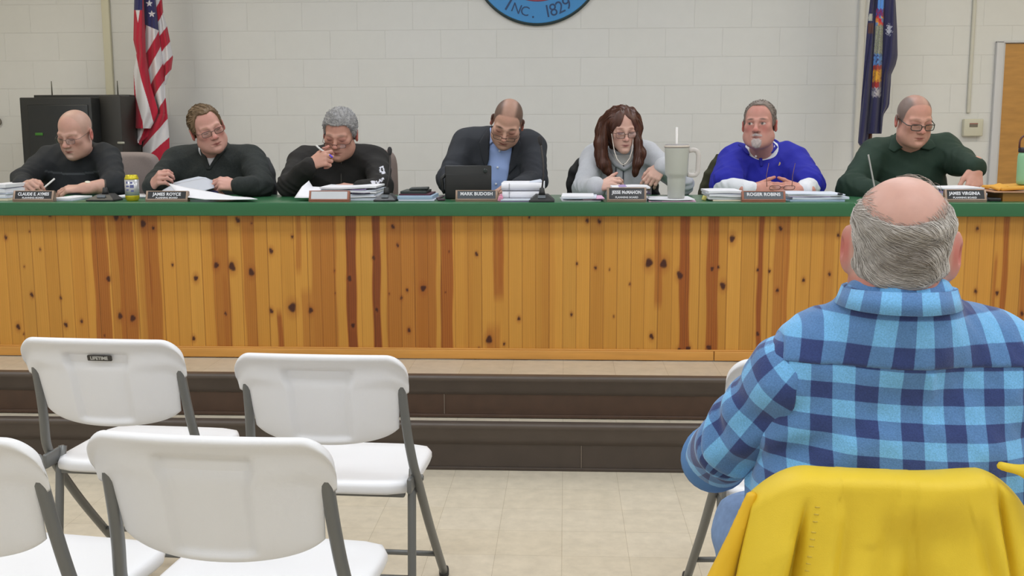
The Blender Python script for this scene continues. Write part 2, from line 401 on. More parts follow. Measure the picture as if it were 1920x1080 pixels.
# pine boards: colour per board, heartwood streaks and knots follow the real boards
STREAK = [(176,205,.85,0,999),(209,222,.35,0,999),(223,255,.8,0,999),(262,271,.3,0,999),(271,301,.75,0,999),(281,284,.9,488,570),(400,432,.6,0,999),(417,426,.4,520,999),(458,480,.6,0,999),(557,567,.6,380,510),(565,586,.5,545,999),(586,632,.6,0,999),
 (650,669,1.35,0,999),(699,714,1.4,0,999),(725,782,.62,0,999),(517,527,.95,585,680),(782,818,.72,0,999),(826,849,.92,0,999),(842,848,.4,0,999),(924,944,.75,380,560),(935,942,.5,380,540),(913,938,.45,610,680),(1227,1241,.7,380,575),(1274,1293,1.05,0,999),(1279,1284,.7,400,565),(1325,1347,.95,0,999),
 (1420,1430,1.1,0,999),(1450,1478,.62,0,999),(1472,1478,.4,0,999),(1876,1887,.9,0,999),(1861,1867,.7,480,999),(1912,1922,.8,490,999),(1700,1720,.5,0,999),(1640,1652,.5,0,999),(-20,-8,.5,0,999),(870,886,.15,0,999),(1015,1040,.2,0,999),(1108,1130,.15,0,999),(140,165,.15,0,999),(1540,1562,.3,0,999),(1590,1600,.5,0,999),(1940,1970,.4,0,999)]
KN = []
for x, y, r in ((40,207,4),(350,52,3.5),(205,165,2),(170,410,2.2),(222,607,4.2),(424,628,3),(127,830,5),(165,880,2.2),(460,815,4.5),(570,792,3.6),(757,495,5.4),(840,755,6),(928,770,7),(810,60,7),(905,50,6.5),(855,80,2),(1000,110,7),(1070,140,3.5),(1205,397,3),(1368,490,5.5),(1353,912,4.3),(730,890,2.5),(280,290,2.5)):
    KN.append((x/3.725, 390+y/3.725, r))
for x, y, r in ((95,400,6.5),(205,410,8),(245,85,5),(340,108,2.2),(340,450,7),(478,300,5),(625,200,3),(160,738,3),(480,720,4.6),(625,695,9.5),(755,715,6),(920,440,2.4),(925,597,1.8),(1025,493,5.5),(1050,820,5),(1195,350,4),(1215,710,4),(1328,130,4),(1362,260,3.2),(1428,573,3.2),(1388,628,3.4),(1440,855,3.4),(1303,600,2)):
    KN.append((380+x/3.725, 390+y/3.725, r))
for x, y, r in ((125,560,7),(27,855,3.6),(305,305,2),(497,322,3.6),(280,588,1.8),(585,920,8),(690,950,3),(515,985,3),(793,774,4),(866,62,3),(1270,88,4),(1355,95,4),(1198,390,2.8),(1328,418,3.2),(1426,430,2),(1160,743,3.2),(1455,757,2.2),(175,983,2)):
    KN.append((760+x/3.725, 390+y/3.725, r))
for x, y, r in ((277,370,9),(375,378,8.5),(485,455,7),(703,410,4.4),(838,207,6.5),(775,525,6.5),(1165,138,4),(1143,557,4),(1320,487,3.8),(293,867,4.8),(200,967,2.8),(682,945,6),(147,515,2.6),(745,400,2.8),(540,950,6),(480,960,5),(1010,418,3.2),(1090,425,3),(1010,850,4)):
    KN.append((1140+x/3.6, 390+y/3.6, r))
for x, y, r in ((320,180,3.5),(262,432,3.5),(1228,135,3.6),(1217,545,3.8),(1357,555,4),(1520,690,4)):
    KN.append((1480+x/3.484, 390+y/3.484, r))
def board_colours(X, Z):
    n = len(X); c1 = lin((204,150,66)); c2 = lin((186,128,48)); heart = lin((152,82,26)); red = lin((112,54,24)); dark = lin((58,20,14)); halo = lin((146,76,26))
    bw = .0622; bi = np.floor((X+.012)/bw).astype(int); fr = (X+.012)/bw-bi
    hsh = np.modf(np.abs(np.sin(bi*12.9898)*43758.5453))[0]; h2 = np.modf(np.abs(np.sin(bi*78.233)*12543.123))[0]
    g = .5+.5*np.sin(X*620+bi*1.7+2.2*np.sin(Z*3.1+bi)+.8*np.sin(Z*11+bi*3)); g2 = .5+.5*np.sin(X*1500+bi+3*np.sin(Z*2.2+bi*2))
    t = np.clip(.25+.5*h2+.22*(g-.5)+.12*(g2-.5), 0, 1)[:,None]
    C = (c1*(1-t)+c2*t)*(.93+.14*hsh)[:,None]
    wob = .004*np.sin(Z*7+X*3)+.003*np.sin(Z*17+X*40)
    for a, e, s, ya, yb in STREAK:
        xa = PY(a,530,YP)[0]; xb = PY(e,530,YP)[0]; za = 9 if ya == 0 else PY((a+e)/2,ya,YP)[2]; zb = -9 if yb == 999 else PY((a+e)/2,yb,YP)[2]
        xx = X+wob*.6; w = np.clip((xx-xa)/.007+.5, 0, 1)*np.clip((xb-xx)/.007+.5, 0, 1)*np.clip((za-Z)/.05+.5, 0, 1)*np.clip((Z-zb)/.05+.5, 0, 1)
        k = np.clip(w*s*(.96+.22*(g-.5)), 0, 1.5)
        k1 = np.clip(k, 0, 1)[:,None]; C = C*(1-k1)+heart*k1
        k2 = np.clip(k-.82, 0, .7)[:,None]*1.3; C = C*(1-k2)+red*k2
    for px, py, r in KN:
        p = PY(px,py,YP); m = (np.abs(X-p[0]) < .09) & (np.abs(Z-p[2]) < .16)
        if not m.any(): continue
        q = np.modf(abs(math.sin(px*3.3+py))*97)[0]; ang = (q-.5)*1.1; R = r/385*.88
        dx = X[m]-p[0]; dz = Z[m]-p[2]; ux = dx*math.cos(ang)+dz*math.sin(ang); uz = -dx*math.sin(ang)+dz*math.cos(ang)
        rr = np.sqrt((ux/(R*.85))**2+(uz/(R*(1.0+.35*q)))**2); ww = 1+.12*np.sin(np.arctan2(uz,ux)*3+px)
        kd = np.clip((1.08-rr*ww)/.35, 0, 1)[:,None]*(.95 if r > 2.6 else .7)
        rh = np.sqrt((dx/(R*1.9))**2+(dz/(R*3.2))**2); kh = (np.clip(1.0-rh, 0, 1)*.75)[:,None]
        s = C[m]; s = s*(1-kh)+halo*kh; s = s*(1-kd)+dark*kd; C[m] = s
    gr = np.minimum(fr, 1-fr)*bw; k = np.clip(1-gr/.0022, 0, 1)[:,None]*.60
    b_ = np.clip(1-np.abs(gr-.0048)/.0022,0,1)[:,None]*.10; C = C*(1+b_)
    return C*(1-k)+lin((116,68,26))*k
nx, nz = 2000, 96
xs = np.linspace(DX0+.01, DX1-.01, nx); zs = np.linspace(zb1-.004, ZT-.06, nz)
X, Z = np.meshgrid(xs, zs, indexing='ij'); fr = np.modf((X+.012)/.0622+200)[0]; gr = np.minimum(fr,1-fr)*.0622
Y = YP+np.clip(1-gr/.0035,0,1)*.004
V = np.stack([X,Y,Z],-1).reshape(-1,3); i = np.arange(nx*nz).reshape(nx,nz)
Fq = np.stack([i[:-1,:-1],i[1:,:-1],i[1:,1:],i[:-1,1:]],-1).reshape(-1,4)
m_pine = mat('knotty_pine', (180,120,50), .36, attr='Col', var=.05, vscale=60, stretch=(1,1,.06), spec=.45)
mesh_np('front_panel', V, Fq, m_pine, desk, col=board_colours(X.ravel(), Z.ravel()))['label'] = 'varnished knotty pine board front'
b = MB(); b.bb((DX0+.01,YP-.016,zb0), (PY(1338,665,YP)[0]-.0015,YP+.01,zb1), .003); b.bb((PY(1338,665,YP)[0]+.0015,YP-.016,zb0), (DX1-.01,YP+.01,zb1), .003)
b.bb((DX0+.01,YP-.010,zb1-.001), (DX1-.01,YP+.01,zb1+.006), .003)
b.obj('base_trim', mat('pine_trim', (204,146,70), .4, var=.12, vscale=26, stretch=(.12,1,2.2)), desk)
b = MB(); b.bb((DX0,YP+.006,zb0), (DX0+.03,YBK-.03,ZT-.062)); b.bb((DX1-.03,YP+.006,zb0), (DX1,YBK-.03,ZT-.062)); b.bb((DX0+.03,YP+.0065,zb0+.02),(DX1-.03,YP+.02,ZT-.062))
b.obj('carcass', mat('pine_carcass', (170,118,60), .5), desk)
# ================================================================== FOLDING CHAIRS
m_white = mat('white_polyethylene', (233,233,236), .38, spec=.45, bump=.0003, bscale=900)
m_tube = mat('grey_powder_coat', (112,113,112), .38, metal=.25, spec=.5)
m_cap = mat('dark_plastic', (44,44,44), .5)
def plate(W, H, outline, thick, shape, nu=56, nv=44):
    """closed double-sided moulded plate: outline(u,v)->(x,z), thick(u,v), shape(u,v)->y of mid surface, back relief"""
    P = []
    for side in (0,1):
        g = []
        for i in range(nu+1):
            u = -math.cos(math.pi*i/nu); row = []
            for j in range(nv+1):
                v = .5-.5*math.cos(math.pi*j/nv); x, z = outline(u,v); y, rel = shape(u,v)
                e = max(0, 1-max(abs(u), abs(2*v-1))**6)**.5; t = thick(u,v)*e
                row.append((x, y+(t if side else -t)+(rel if not side else 0), z))
            g.append(row)
        P.append(g)
    return P
def make_folding_chair(kind_label, badge=False):
    root = empty('folding_chair', (0,0,0)); tag(root, kind_label, 'chair', 'white folding chairs of the audience')
    BZ0, BZ1 = .578, .850; tilt = .25
    def outl(u, v):
        # wide rounded top, sides taper down, bottom edge bowed
        st = min(max((v-.60)/.12,0),1); st = st*st*(3-2*st)
        hw = .204+.012*v+.026*st
        cu = math.copysign(abs(u)**.94, u)
        k_ = max(0,(abs(u)-.76)/.24); top = 1-.25*(1-math.sqrt(max(0,1-k_*k_)))-.03*u*u; bot = .10*u*u+.06*abs(u)**8
        return cu*hw, BZ0+(BZ1-BZ0)*(bot+(top-bot)*v)
    def thick(u, v): return .0085+.017*math.exp(-((v-.985)/.085)**2)
    def sstep(a, b, x): t = min(max((x-a)/(b-a),0),1); return t*t*(3-2*t)
    def shape(u, v):
        x, z = outl(u,v); y = -.262-(z-.55)*tilt+.045*abs(u)**2.0-.010*math.exp(-((v-.985)/.085)**2)
        w = .33+.03*v; r = sstep(w+.03,w,abs(u))*sstep(.03,.10,v)*sstep(.86,.81,v)
        rel = .011*r+.008*sstep(w*.99,w*.93,abs(u))*sstep(.63,.76,v)*sstep(.84,.80,v)
        return y, rel
    A, B = plate(1,1,outl,thick,shape)
    mb = MB(); mb.grid(A); mb.grid([r[::-1] for r in B])
    o = mb.obj('backrest', m_white, root, local=True)
    bm = bmesh.new(); bm.from_mesh(o.data); bmesh.ops.remove_doubles(bm, verts=bm.verts, dist=.0004); bmesh.ops.recalc_face_normals(bm, faces=bm.faces); bm.to_mesh(o.data); bm.free()
    o.data.polygons.foreach_set('use_smooth', np.ones(len(o.data.polygons), bool))
    # seat: thick moulded slab, dished, rounded corners
    hw, y0, y1, zt, th = .230, -.215, .195, .452, .036
    g = []; n = 40
    def ring(z, ins):
        pts = []
        for k in range(n):
            a = 2*math.pi*k/n; ca, sa = math.cos(a), math.sin(a); p = 7
            rx = (abs(ca)**p+abs(sa)**p)**(-1/p); pts.append((ca*rx*(hw-ins), (y0+y1)/2+sa*rx*((y1-y0)/2-ins), z))
        return pts
    rings = [ring(zt-th,.010), ring(zt-th+.003,.003), ring(zt-th+.010,0), ring(zt-.012,.0), ring(zt-.004,.004), ring(zt,.014), ring(zt-.003,.05), ring(zt-.006,.11), ring(zt-.008,.17)]
    mb = MB(); mb.grid([r+[r[0]] for r in rings]); mb.add(rings[0], [tuple(range(n))[::-1]]); mb.add(rings[-1], [tuple(range(n))])
    so = mb.obj('seat', m_white, root, local=True)
    bm = bmesh.new(); bm.from_mesh(so.data); bmesh.ops.remove_doubles(bm, verts=bm.verts, dist=.0004); bmesh.ops.recalc_face_normals(bm, faces=bm.faces); bm.to_mesh(so.data); bm.free()
    for ya in (-.19,.14): MB().bb((-.205,ya,zt-th-.012), (.205,ya+.025,zt-th+.004), .004).obj('seat_rail', m_tube, root, local=True)
    for s in (-1,1):
        # long leg: from the top of the back down past the seat to the front foot
        mb = MB(); pts = [(s*.216,-.272,.795),(s*.221,-.240,.66),(s*.227,-.222,.58),(s*.237,-.205,.50),(s*.243,-.160,.43),(s*.245,-.02,.26),(s*.247,.215,.012)]
        fine = []
        for a, c in zip(pts[:-1], pts[1:]):
            for t in np.linspace(0,1,6)[:-1]: fine.append(np.array(a)*(1-t)+np.array(c)*t)
        fine.append(np.array(pts[-1])); fine = np.array(fine)
        for _ in range(3): fine[1:-1] = .25*fine[:-2]+.5*fine[1:-1]+.25*fine[2:]
        mb.tube(fine, .0135, 12); leg = mb.obj('leg', m_tube, root, local=True)
        mb = MB(); mb.lathe([(.015,0),(.0165,.004),(.0165,.022),(.0145,.03)], (s*.247,.215,0), 14); mb.obj('foot_cap', m_cap, leg, local=True)
        # short leg: from the seat hinge to the rear foot
        mb = MB(); mb.tube([(s*.222,-.14,.475),(s*.222,-.165,.40),(s*.224,-.19,.20),(s*.226,-.212,.012)], .0125, 12); leg = mb.obj('leg', m_tube, root, local=True)
        mb = MB(); mb.lathe([(.015,0),(.0165,.004),(.0165,.022),(.0145,.03)], (s*.226,-.212,0), 14); mb.obj('foot_cap', m_cap, leg, local=True)
        mb = MB(); mb.bb((s*.228-.007,-.235,.43), (s*.228+.007,-.125,.475), .006); mb.lathe([(.010,0),(.010,.008),(.006,.011)], (s*.243,-.150,.452), 12, rotm(0,s*math.pi/2,0)); mb.obj('hinge', m_tube, root, local=True)
    MB().tube([(-.236,.115,.115),(.236,.115,.115)], .0085, 10).obj('crossbar', m_tube, root, local=True)
    MB().tube([(-.222,-.192,.165),(.222,-.192,.165)], .0085, 10).obj('crossbar', m_tube, root, local=True)
    return root
def add_badge(root):
    # oval maker's plate moulded on the handle recess
    bz = .790; y = -.262-(bz-.55)*.25-.0085+.009
    b = MB(); b.box((.012,y-.001,bz), (.036,.0035,.0085), rotm(.25,0,0), .003); o = b.obj('badge', mat('badge_dark', (58,54,50), .4), root, local=True)
    v, f = text_mesh('LIFETIME', .0135, .0008, bold=.0003); R = rotm(math.pi/2+.25,0,0)
    v = v @ R.T + np.array([.012,y-.0052,bz]); MB().add(v, f, False).obj('lettering', mat('badge_letter', (196,194,188), .5), o, local=True)
def seat_at(o, px, py, z, rz=0, sc=1.0):
    # put the middle of the backrest's top edge at a point of the photo at height z
    p = PZ(px,py,z); off = np.array([0,-.337*sc]); o.scale = (sc,sc,sc); c, s = math.cos(rz), math.sin(rz)
    o.location = (p[0]-(off[0]*c-off[1]*s), p[1]-(off[0]*s+off[1]*c), 0); o.rotation_euler.z = rz
proto = make_folding_chair('white folding chair with a dark maker plate on its backrest, far row at left')
CH = [proto]
for lab in ('white folding chair with empty seat, right one of the pair in the far row','white folding chair in the near row, whole backrest in view at the bottom','white folding chair cut off by the left edge of the photo','white folding chair mostly hidden by the man in plaid, only its corner and legs showing','folding chair the man in plaid sits on, covered by the yellow jacket'):
    c = copy_tree(proto); c['label'] = lab; CH.append(c)
seat_at(CH[0], 172, 634, .862, sc=1.015, rz=math.radians(-4)); seat_at(CH[1], 590, 663, .850, math.radians(-3)); seat_at(CH[2], 368, 814, .8755, sc=1.03, rz=math.radians(-5)); seat_at(CH[3], -178, 810, .8755, sc=1.03, rz=math.radians(-9)); seat_at(CH[4], 1545, 672, .850, math.radians(3))
seat_at(CH[5], 1655, 872, .862, math.radians(0)); CH[5].location.z = 0
add_badge(proto)
# ================================================================== PEOPLE: shared anatomy
def PROJ(P):
    q = (np.asarray(P, float)-CO) @ CR; return 960+FPX*q[:,0]/-q[:,2], 540-FPX*q[:,1]/-q[:,2]
def unit(v): v = np.array(v, float); return v/np.linalg.norm(v)
def head_rot(yaw, pitch, roll):
    y, p, r = math.radians(yaw), math.radians(pitch), math.radians(roll)
    return rotm(0,0,y) @ rotm(p,0,0) @ rotm(0,r,0)
def head_ops(w=1.0, fat=0.0, jaw=1.0, nose=1.0, ear=1.0, open_eyes=False):
    o = []; U = lambda f, k: o.append(('u', f, k)); S = lambda f, k: o.append(('s', f, k))
    U(ell((0,.014,.040),(.0735*w,.094,.082)), 0)
    U(ell((0,-.018,-.032),(.0625*w,.066,.080)), .03)
    for s in (-1,1):
        U(rc((s*.046*w*jaw,.005,-.062),(0,-.058,-.093),.020,.022), .03)
        U(ell((s*.042*w,-.054,-.014),(.024,.022,.022)), .022)
        U(rc((s*.045*w,-.066,.023),(s*.012,-.0835,.019),.0075,.009), .016)
        if fat: U(ell((s*.043*w,-.024,-.064),(.026+.012*fat,.036,.036)), .03)
    U(ell((0,-.070,-.098),(.020,.017,.017)), .02)
    if fat: U(ell((0,-.026,-.094),(.050+.006*fat,.048,.026)), .03)
    for s in (-1,1): S(ell((s*.0325,-.098,.004),(.0165,.016,.012)), .016)
    for s in (-1,1):
        U(ell((s*.0325,-.0665,.003),(.0155,.0150,.0130)), .004)
        U(rc((s*.020,-.0795,-.006),(s*.044,-.073,-.007),.0045), .01)       # lower lid bag
        if not open_eyes: U(rc((s*.021,-.079,.006),(s*.044,-.073,.006),.0062), .006)
    U(rc((0,-.080,.014),(0,-.104,-.028),.0075,.0105*nose), .012)
    U(ell((0,-.1065,-.031),(.0125*nose,.0115,.0105)), .008)
    for s in (-1,1):
        U(ell((s*.0135*nose,-.094,-.0345),(.0075,.011,.0075)), .006)
        S(ell((s*.0065,-.104,-.0425),(.0038,.005,.003)), .003)
    U(ell((0,-.066,-.062),(.031,.024,.028)), .02)
    U(rc((-.020,-.0795,-.0640),(0,-.0912,-.0610),.0038,.0052), .005); U(rc((.020,-.0795,-.0640),(0,-.0912,-.0610),.0038,.0052), .005)
    U(rc((-.016,-.080,-.0715),(0,-.0885,-.0730),.0045,.0062), .006); U(rc((.016,-.080,-.0715),(0,-.0885,-.0730),.0045,.0062), .006)
    S(rc((-.025,-.0825,-.0680),(0,-.0985,-.0672),.0016,.0022), .003); S(rc((.025,-.0825,-.0680),(0,-.0985,-.0672),.0016,.0022), .003)
    S(rc((-.012,-.094,-.0835),(.012,-.094,-.0835),.006), .012)
    for s in (-1,1):
        R = rotm(math.radians(-12),0,0) @ rotm(0,0,s*math.radians(28))
        U(ell((s*.0805*w,.016,-.006),(.0085*ear,.0205*ear,.033*ear),R), .010)
        S(ell((s*.0905*w,.010,-.004),(.0075,.011,.017),R), .006)
    return o
def to_local(c, R, s):
    c = np.array(c, F32); R = np.array(R, F32)
    return lambda p: ((p-c) @ R)/s
def head_group(ops, c, R, s, rad=.21):
    loc = to_local(c, R, s); c = np.array(c, F32)
    def f(p):
        dc = vlen(p-c); out = (dc-rad*.72*s).astype(F32); m = dc < rad*s
        if m.any(): out[m] = sdf(ops, loc(p[m]))*s
        return out
    return f
def smooth01(x): x = np.clip(x, 0, 1); return x*x*(3-2*x)
def face_colour(q, spec):
    """skin colour from position on the head (q in head units)"""
    sk = lin(spec.get('skin',(205,150,130)))*.90; n = len(q); C = np.tile(sk,(n,1)); x, y, z = q[:,0], q[:,1], q[:,2]; ax = np.abs(x)
    def mix(m, c, s=1.0):
        nonlocal C
        m = np.clip(m*s, 0, 1)[:,None]; C = C*(1-m)+lin(c)*m
    red = spec.get('red',(190,98,90)); w = spec.get('w',1)
    front = smooth01((-.02-y)/.03)
    mix(np.exp(-(((ax-.040)/.022)**2+((z+.022)/.026)**2))*front, red, .34*spec.get('flush',1))
    mix(np.exp(-((x/.014)**2+((z+.030)/.016)**2))*smooth01((-.088-y)/.01), red, .42*spec.get('flush',1))
    mix(np.exp(-((x/.05)**2+((z-.075)/.03)**2))*front, red, .16*spec.get('flush',1))
    mix(smooth01((ax-.074*w)/.008)*np.exp(-((z+.004)/.04)**2), (186,92,84), .75)
    mix(smooth01(1.35-np.sqrt(((ax-.0325)/.021)**2+((z-.004)/.013)**2))*front, (140,84,74), .55)
    sc = spec.get('scalp')                                         # short clipped hair shows as colour on the skin
    if sc:
        c, st, zline = sc[:3]; hl = np.interp(y, [-.09,-.060,-.045,-.030,-.012,.020,.036,.11], zline)
        mk = smooth01((z-hl)/.012+.3)
        if len(sc) > 3: mk = mk*(sc[4]+(1-sc[4])*smooth01((ax-sc[3])/.02+.5*smooth01((y-.06)/.03)))
        mix(mk, c, st)
    br = spec.get('beard')
    if br:
        for c, st, kind in br:
            if kind == 'goatee': m = smooth01(1.25-np.sqrt((x/.030)**2+((z+.088)/.030)**2)); m = np.maximum(m, smooth01(1.3-np.sqrt((x/.030)**2+((z+.053)/.0085)**2)))
            else: m = smooth01((-.048-z-.35*np.maximum(ax-.045,0)+.55*np.maximum(ax-.05,0))/.02)
            mix(m*smooth01((-.02-y)/.02), c, st)
    lip = smooth01(1.3-np.sqrt((x/.022)**2+((z+.0675)/.0085)**2))*smooth01((-.076-y)/.006)
    mix(lip, spec.get('lip',(176,92,88)), .7)
    mix(smooth01(1.4-np.sqrt((x/.023)**2+((z+.0676)/.0024)**2))*smooth01((-.074-y)/.006), (92,42,40), .8)
    bc = spec.get('brow',(110,84,64))
    by = .0255-.11*np.maximum(ax-.03,0); mix(smooth01(1.3-np.sqrt(((ax-.031)/.021)**2+((z-by-.001)/.0055)**2))*front, bc, min(1,spec.get('brow_s',.7)*1.25))
    if spec.get('open_eyes'):
        gx = spec.get('gaze',0); e = np.sqrt(((ax-.0325)/.0125)**2+((z-.003)/.0058)**2); fr = smooth01((-.072-y)/.003)
        mix(smooth01((1.2-e)/.3)*fr, (196,184,176), .9)
        ir = np.sqrt(((x-np.sign(x)*.0325-gx)/.0062)**2+((z-.0035)/.0062)**2); mix(smooth01((1.25-ir)/.4)*smooth01((1.2-e)/.2)*fr, (58,48,44), 1)
        mix(smooth01(1.4-np.abs(e-1.15)/.22)*fr*(z > .003), (96,58,50), .8)
    else:
        zl = -.0035+.006*((ax-.0325)/.013)**2*.5
        mix(smooth01(1.5-np.sqrt(((ax-.0325)/.0135)**2+((z-zl)/.0026)**2))*front, (70,42,38), .85)
    mix(smooth01(1.2-np.sqrt(((ax-.0065)/.005)**2+((z+.0425)/.003)**2))*front, (90,45,42), .7)
    return C
HAND_OFF = (.030,.0105,-.0095,-.0285); HAND_LEN = (.089,.093,.088,.080); FL = (.92,1.02,.95,.76)
def hand_ops(W, fd, pn, thumb, curls=((25,40,25),)*4, tcurl=(35,25), spread=(6,2,-2,-7), s=1.0):
    """wrist W, fd wrist->knuckles, pn back-of-hand normal, thumb=+1/-1 side of cross(fd,pn)"""
    W = np.array(W, float); fd = unit(fd); pn = np.array(pn, float); pn = unit(pn-fd*np.dot(pn,fd)); lat = np.cross(fd,pn)*thumb
    o = [('u', rc(W-fd*.03*s, W+fd*.02*s, .027*s, .024*s), 0)]
    tips = []
    for i in range(4):
        k = W+(fd*HAND_LEN[i]+lat*HAND_OFF[i]-pn*(.003 if i in (0,3) else 0))*s
        o.append(('u', rc(W+(fd*.012+lat*HAND_OFF[i]*.55)*s, k, .0135*s, .0110*s), .012))
    for i in range(4):
        k = W+(fd*HAND_LEN[i]+lat*HAND_OFF[i]-pn*(.003 if i in (0,3) else 0))*s
        c = curls[min(i,len(curls)-1)]; a = 0; p = k; sp = math.radians(spread[i]); base = fd*math.cos(sp)+lat*math.sin(sp)
        for ln, ang, r0, r1 in zip((.043,.027,.021), c, (.0098,.0088,.0080), (.0090,.0080,.0066)):
            a += math.radians(ang); d = base*math.cos(a)-pn*math.sin(a); q = p+d*ln*FL[i]*s
            o.append(('u', rc(p, q, r0*s, r1*s), .005)); p = q
        tips.append(p)
    b = W+(fd*.022+lat*.026-pn*.006)*s; t1 = math.radians(tcurl[0]); t2 = math.radians(tcurl[1])
    m = W+(fd*.058+lat*.048-pn*.016)*s; o.append(('u', rc(b, m, .0155*s, .0115*s), .012))
    d = unit(fd*.80+lat*.45*math.cos(t1)-lat*.7*math.sin(t1)-pn*.55*math.sin(t1)); p = m+d*.032*s; o.append(('u', rc(m, p, .0108*s, .0098*s), .006))
    d = unit(d*math.cos(t2)-lat*.6*math.sin(t2)-pn*.5*math.sin(t2)); q = p+d*.027*s; o.append(('u', rc(p, q, .0098*s, .0075*s), .005)); tips.append(q)
    c = W+fd*.07*s
    return bounded(o, c, .20*s), tips
def prism(px, Y, y0, y1):
    """convex outline given on the photograph, standing at distance Y, cut through y0..y1"""
    P = [PY(a,b,Y) for a,b in px]; P = np.array([[p[0],p[2]] for p in P]); ar = sum(P[i-1][0]*P[i][1]-P[i][0]*P[i-1][1] for i in range(len(P)))
    if ar < 0: P = P[::-1]
    E = []
    for i in range(len(P)):
        a, b = P[i], P[(i+1) % len(P)]; t = (b-a)/np.linalg.norm(b-a); E.append((a.astype(F32), np.array([t[1],-t[0]], F32)))
    def f(p):
        q = p[:,[0,2]]; d = np.maximum(y0-p[:,1], p[:,1]-y1)
        for a, n in E: d = np.maximum(d, (q-a)@n)
        return d
    return f
def fixwind(V, Fq):
    a, b, c, d = (V[Fq[:,i]] for i in range(4)); vol = np.einsum('ij,ij->', a, np.cross(b,c))+np.einsum('ij,ij->', a, np.cross(c,d))
    return Fq if vol > 0 else Fq[:,::-1]
def solid(name, ops, lo, hi, h, m, parent, col=None, vec=None, margin=.05):
    V, Fq = surf(ops, lo, hi, h, margin); Fq = fixwind(V, Fq)
    return mesh_np(name, V, Fq, m, parent, col=None if col is None else col(V), vec=None if vec is None else vec(V))
m_skin = mat('skin', (200,150,130), .50, attr='Col', spec=.4, var=.05, vscale=45)
m_skin.node_tree.nodes['Principled BSDF'].inputs['Subsurface Weight'].default_value = .06
m_skin.node_tree.nodes['Principled BSDF'].inputs['Subsurface Radius'].default_value = (.006,.002,.001)
m_lens = glass_mat('spectacle_lens', (246,248,246), .10)
def spectacles(root, c, R, s, rim, r=.0016, w=.050, h=.034, dz=0, dy=0, rimless=False, tilt=0, bottom=True):
    """pair of glasses worn on a head"""
    c = np.array(c); g = []
    def L(p): return c+np.array(R)@(np.array(p)*s)
    b = MB(); yf = -.101+dy; z0 = -.001+dz
    for sd in (-1,1):
        pts = []
        for k in range(28):
            a = 2*math.pi*k/28; ca, sa = math.cos(a), math.sin(a); n = (abs(ca)**4+abs(sa)**4)**-.25
            X = sd*.0335+ca*n*w/2; Zz = z0+sa*n*h/2; pts.append(L((X, yf+.30*(abs(X)**2)/.07*.6-.25*(Zz-z0)*tilt, Zz)))
        if not rimless: b.tube(pts, r*s, 6, closed=True)
        g.append(pts)
    b.tube([L((-.0335+w/2,yf+.001,z0+.005)),L((-.004,yf-.005,z0+.008)),L((.004,yf-.005,z0+.008)),L((.0335-w/2,yf+.001,z0+.005))], r*s*1.1, 6)
    o = b.obj('glasses', mat(rim[0], rim[1], .35, metal=rim[2]), root)
    for pts in g:
        P = np.array(pts); ce = P.mean(0); mb = MB(); mb.add(list(P)+[ce], [(i,(i+1)%28,28) for i in range(28)], True); mb.obj('lens', m_lens, o)
    for sd in (-1,1):
        X = sd*(.0335+w/2); mb = MB(); mb.tube([L((X,yf+.30*X*X/.07*.6,z0+h*.28)),L((sd*.071,yf+.03,z0+h*.26)),L((sd*.0775,-.03,.008+dz*.4)),L((sd*.079,.006,.010)),L((sd*.078,.028,-.010))], [r*s*1.1]*3+[r*s]*2, 6)
        mb.obj('temple', mat(rim[0], rim[1], .35, metal=rim[2]), o)
    return o
def sub(pts):
    return [rc(a,b,ra,rb) for (a,ra),(b,rb) in zip(pts[:-1],pts[1:])]
PEOPLE = {}
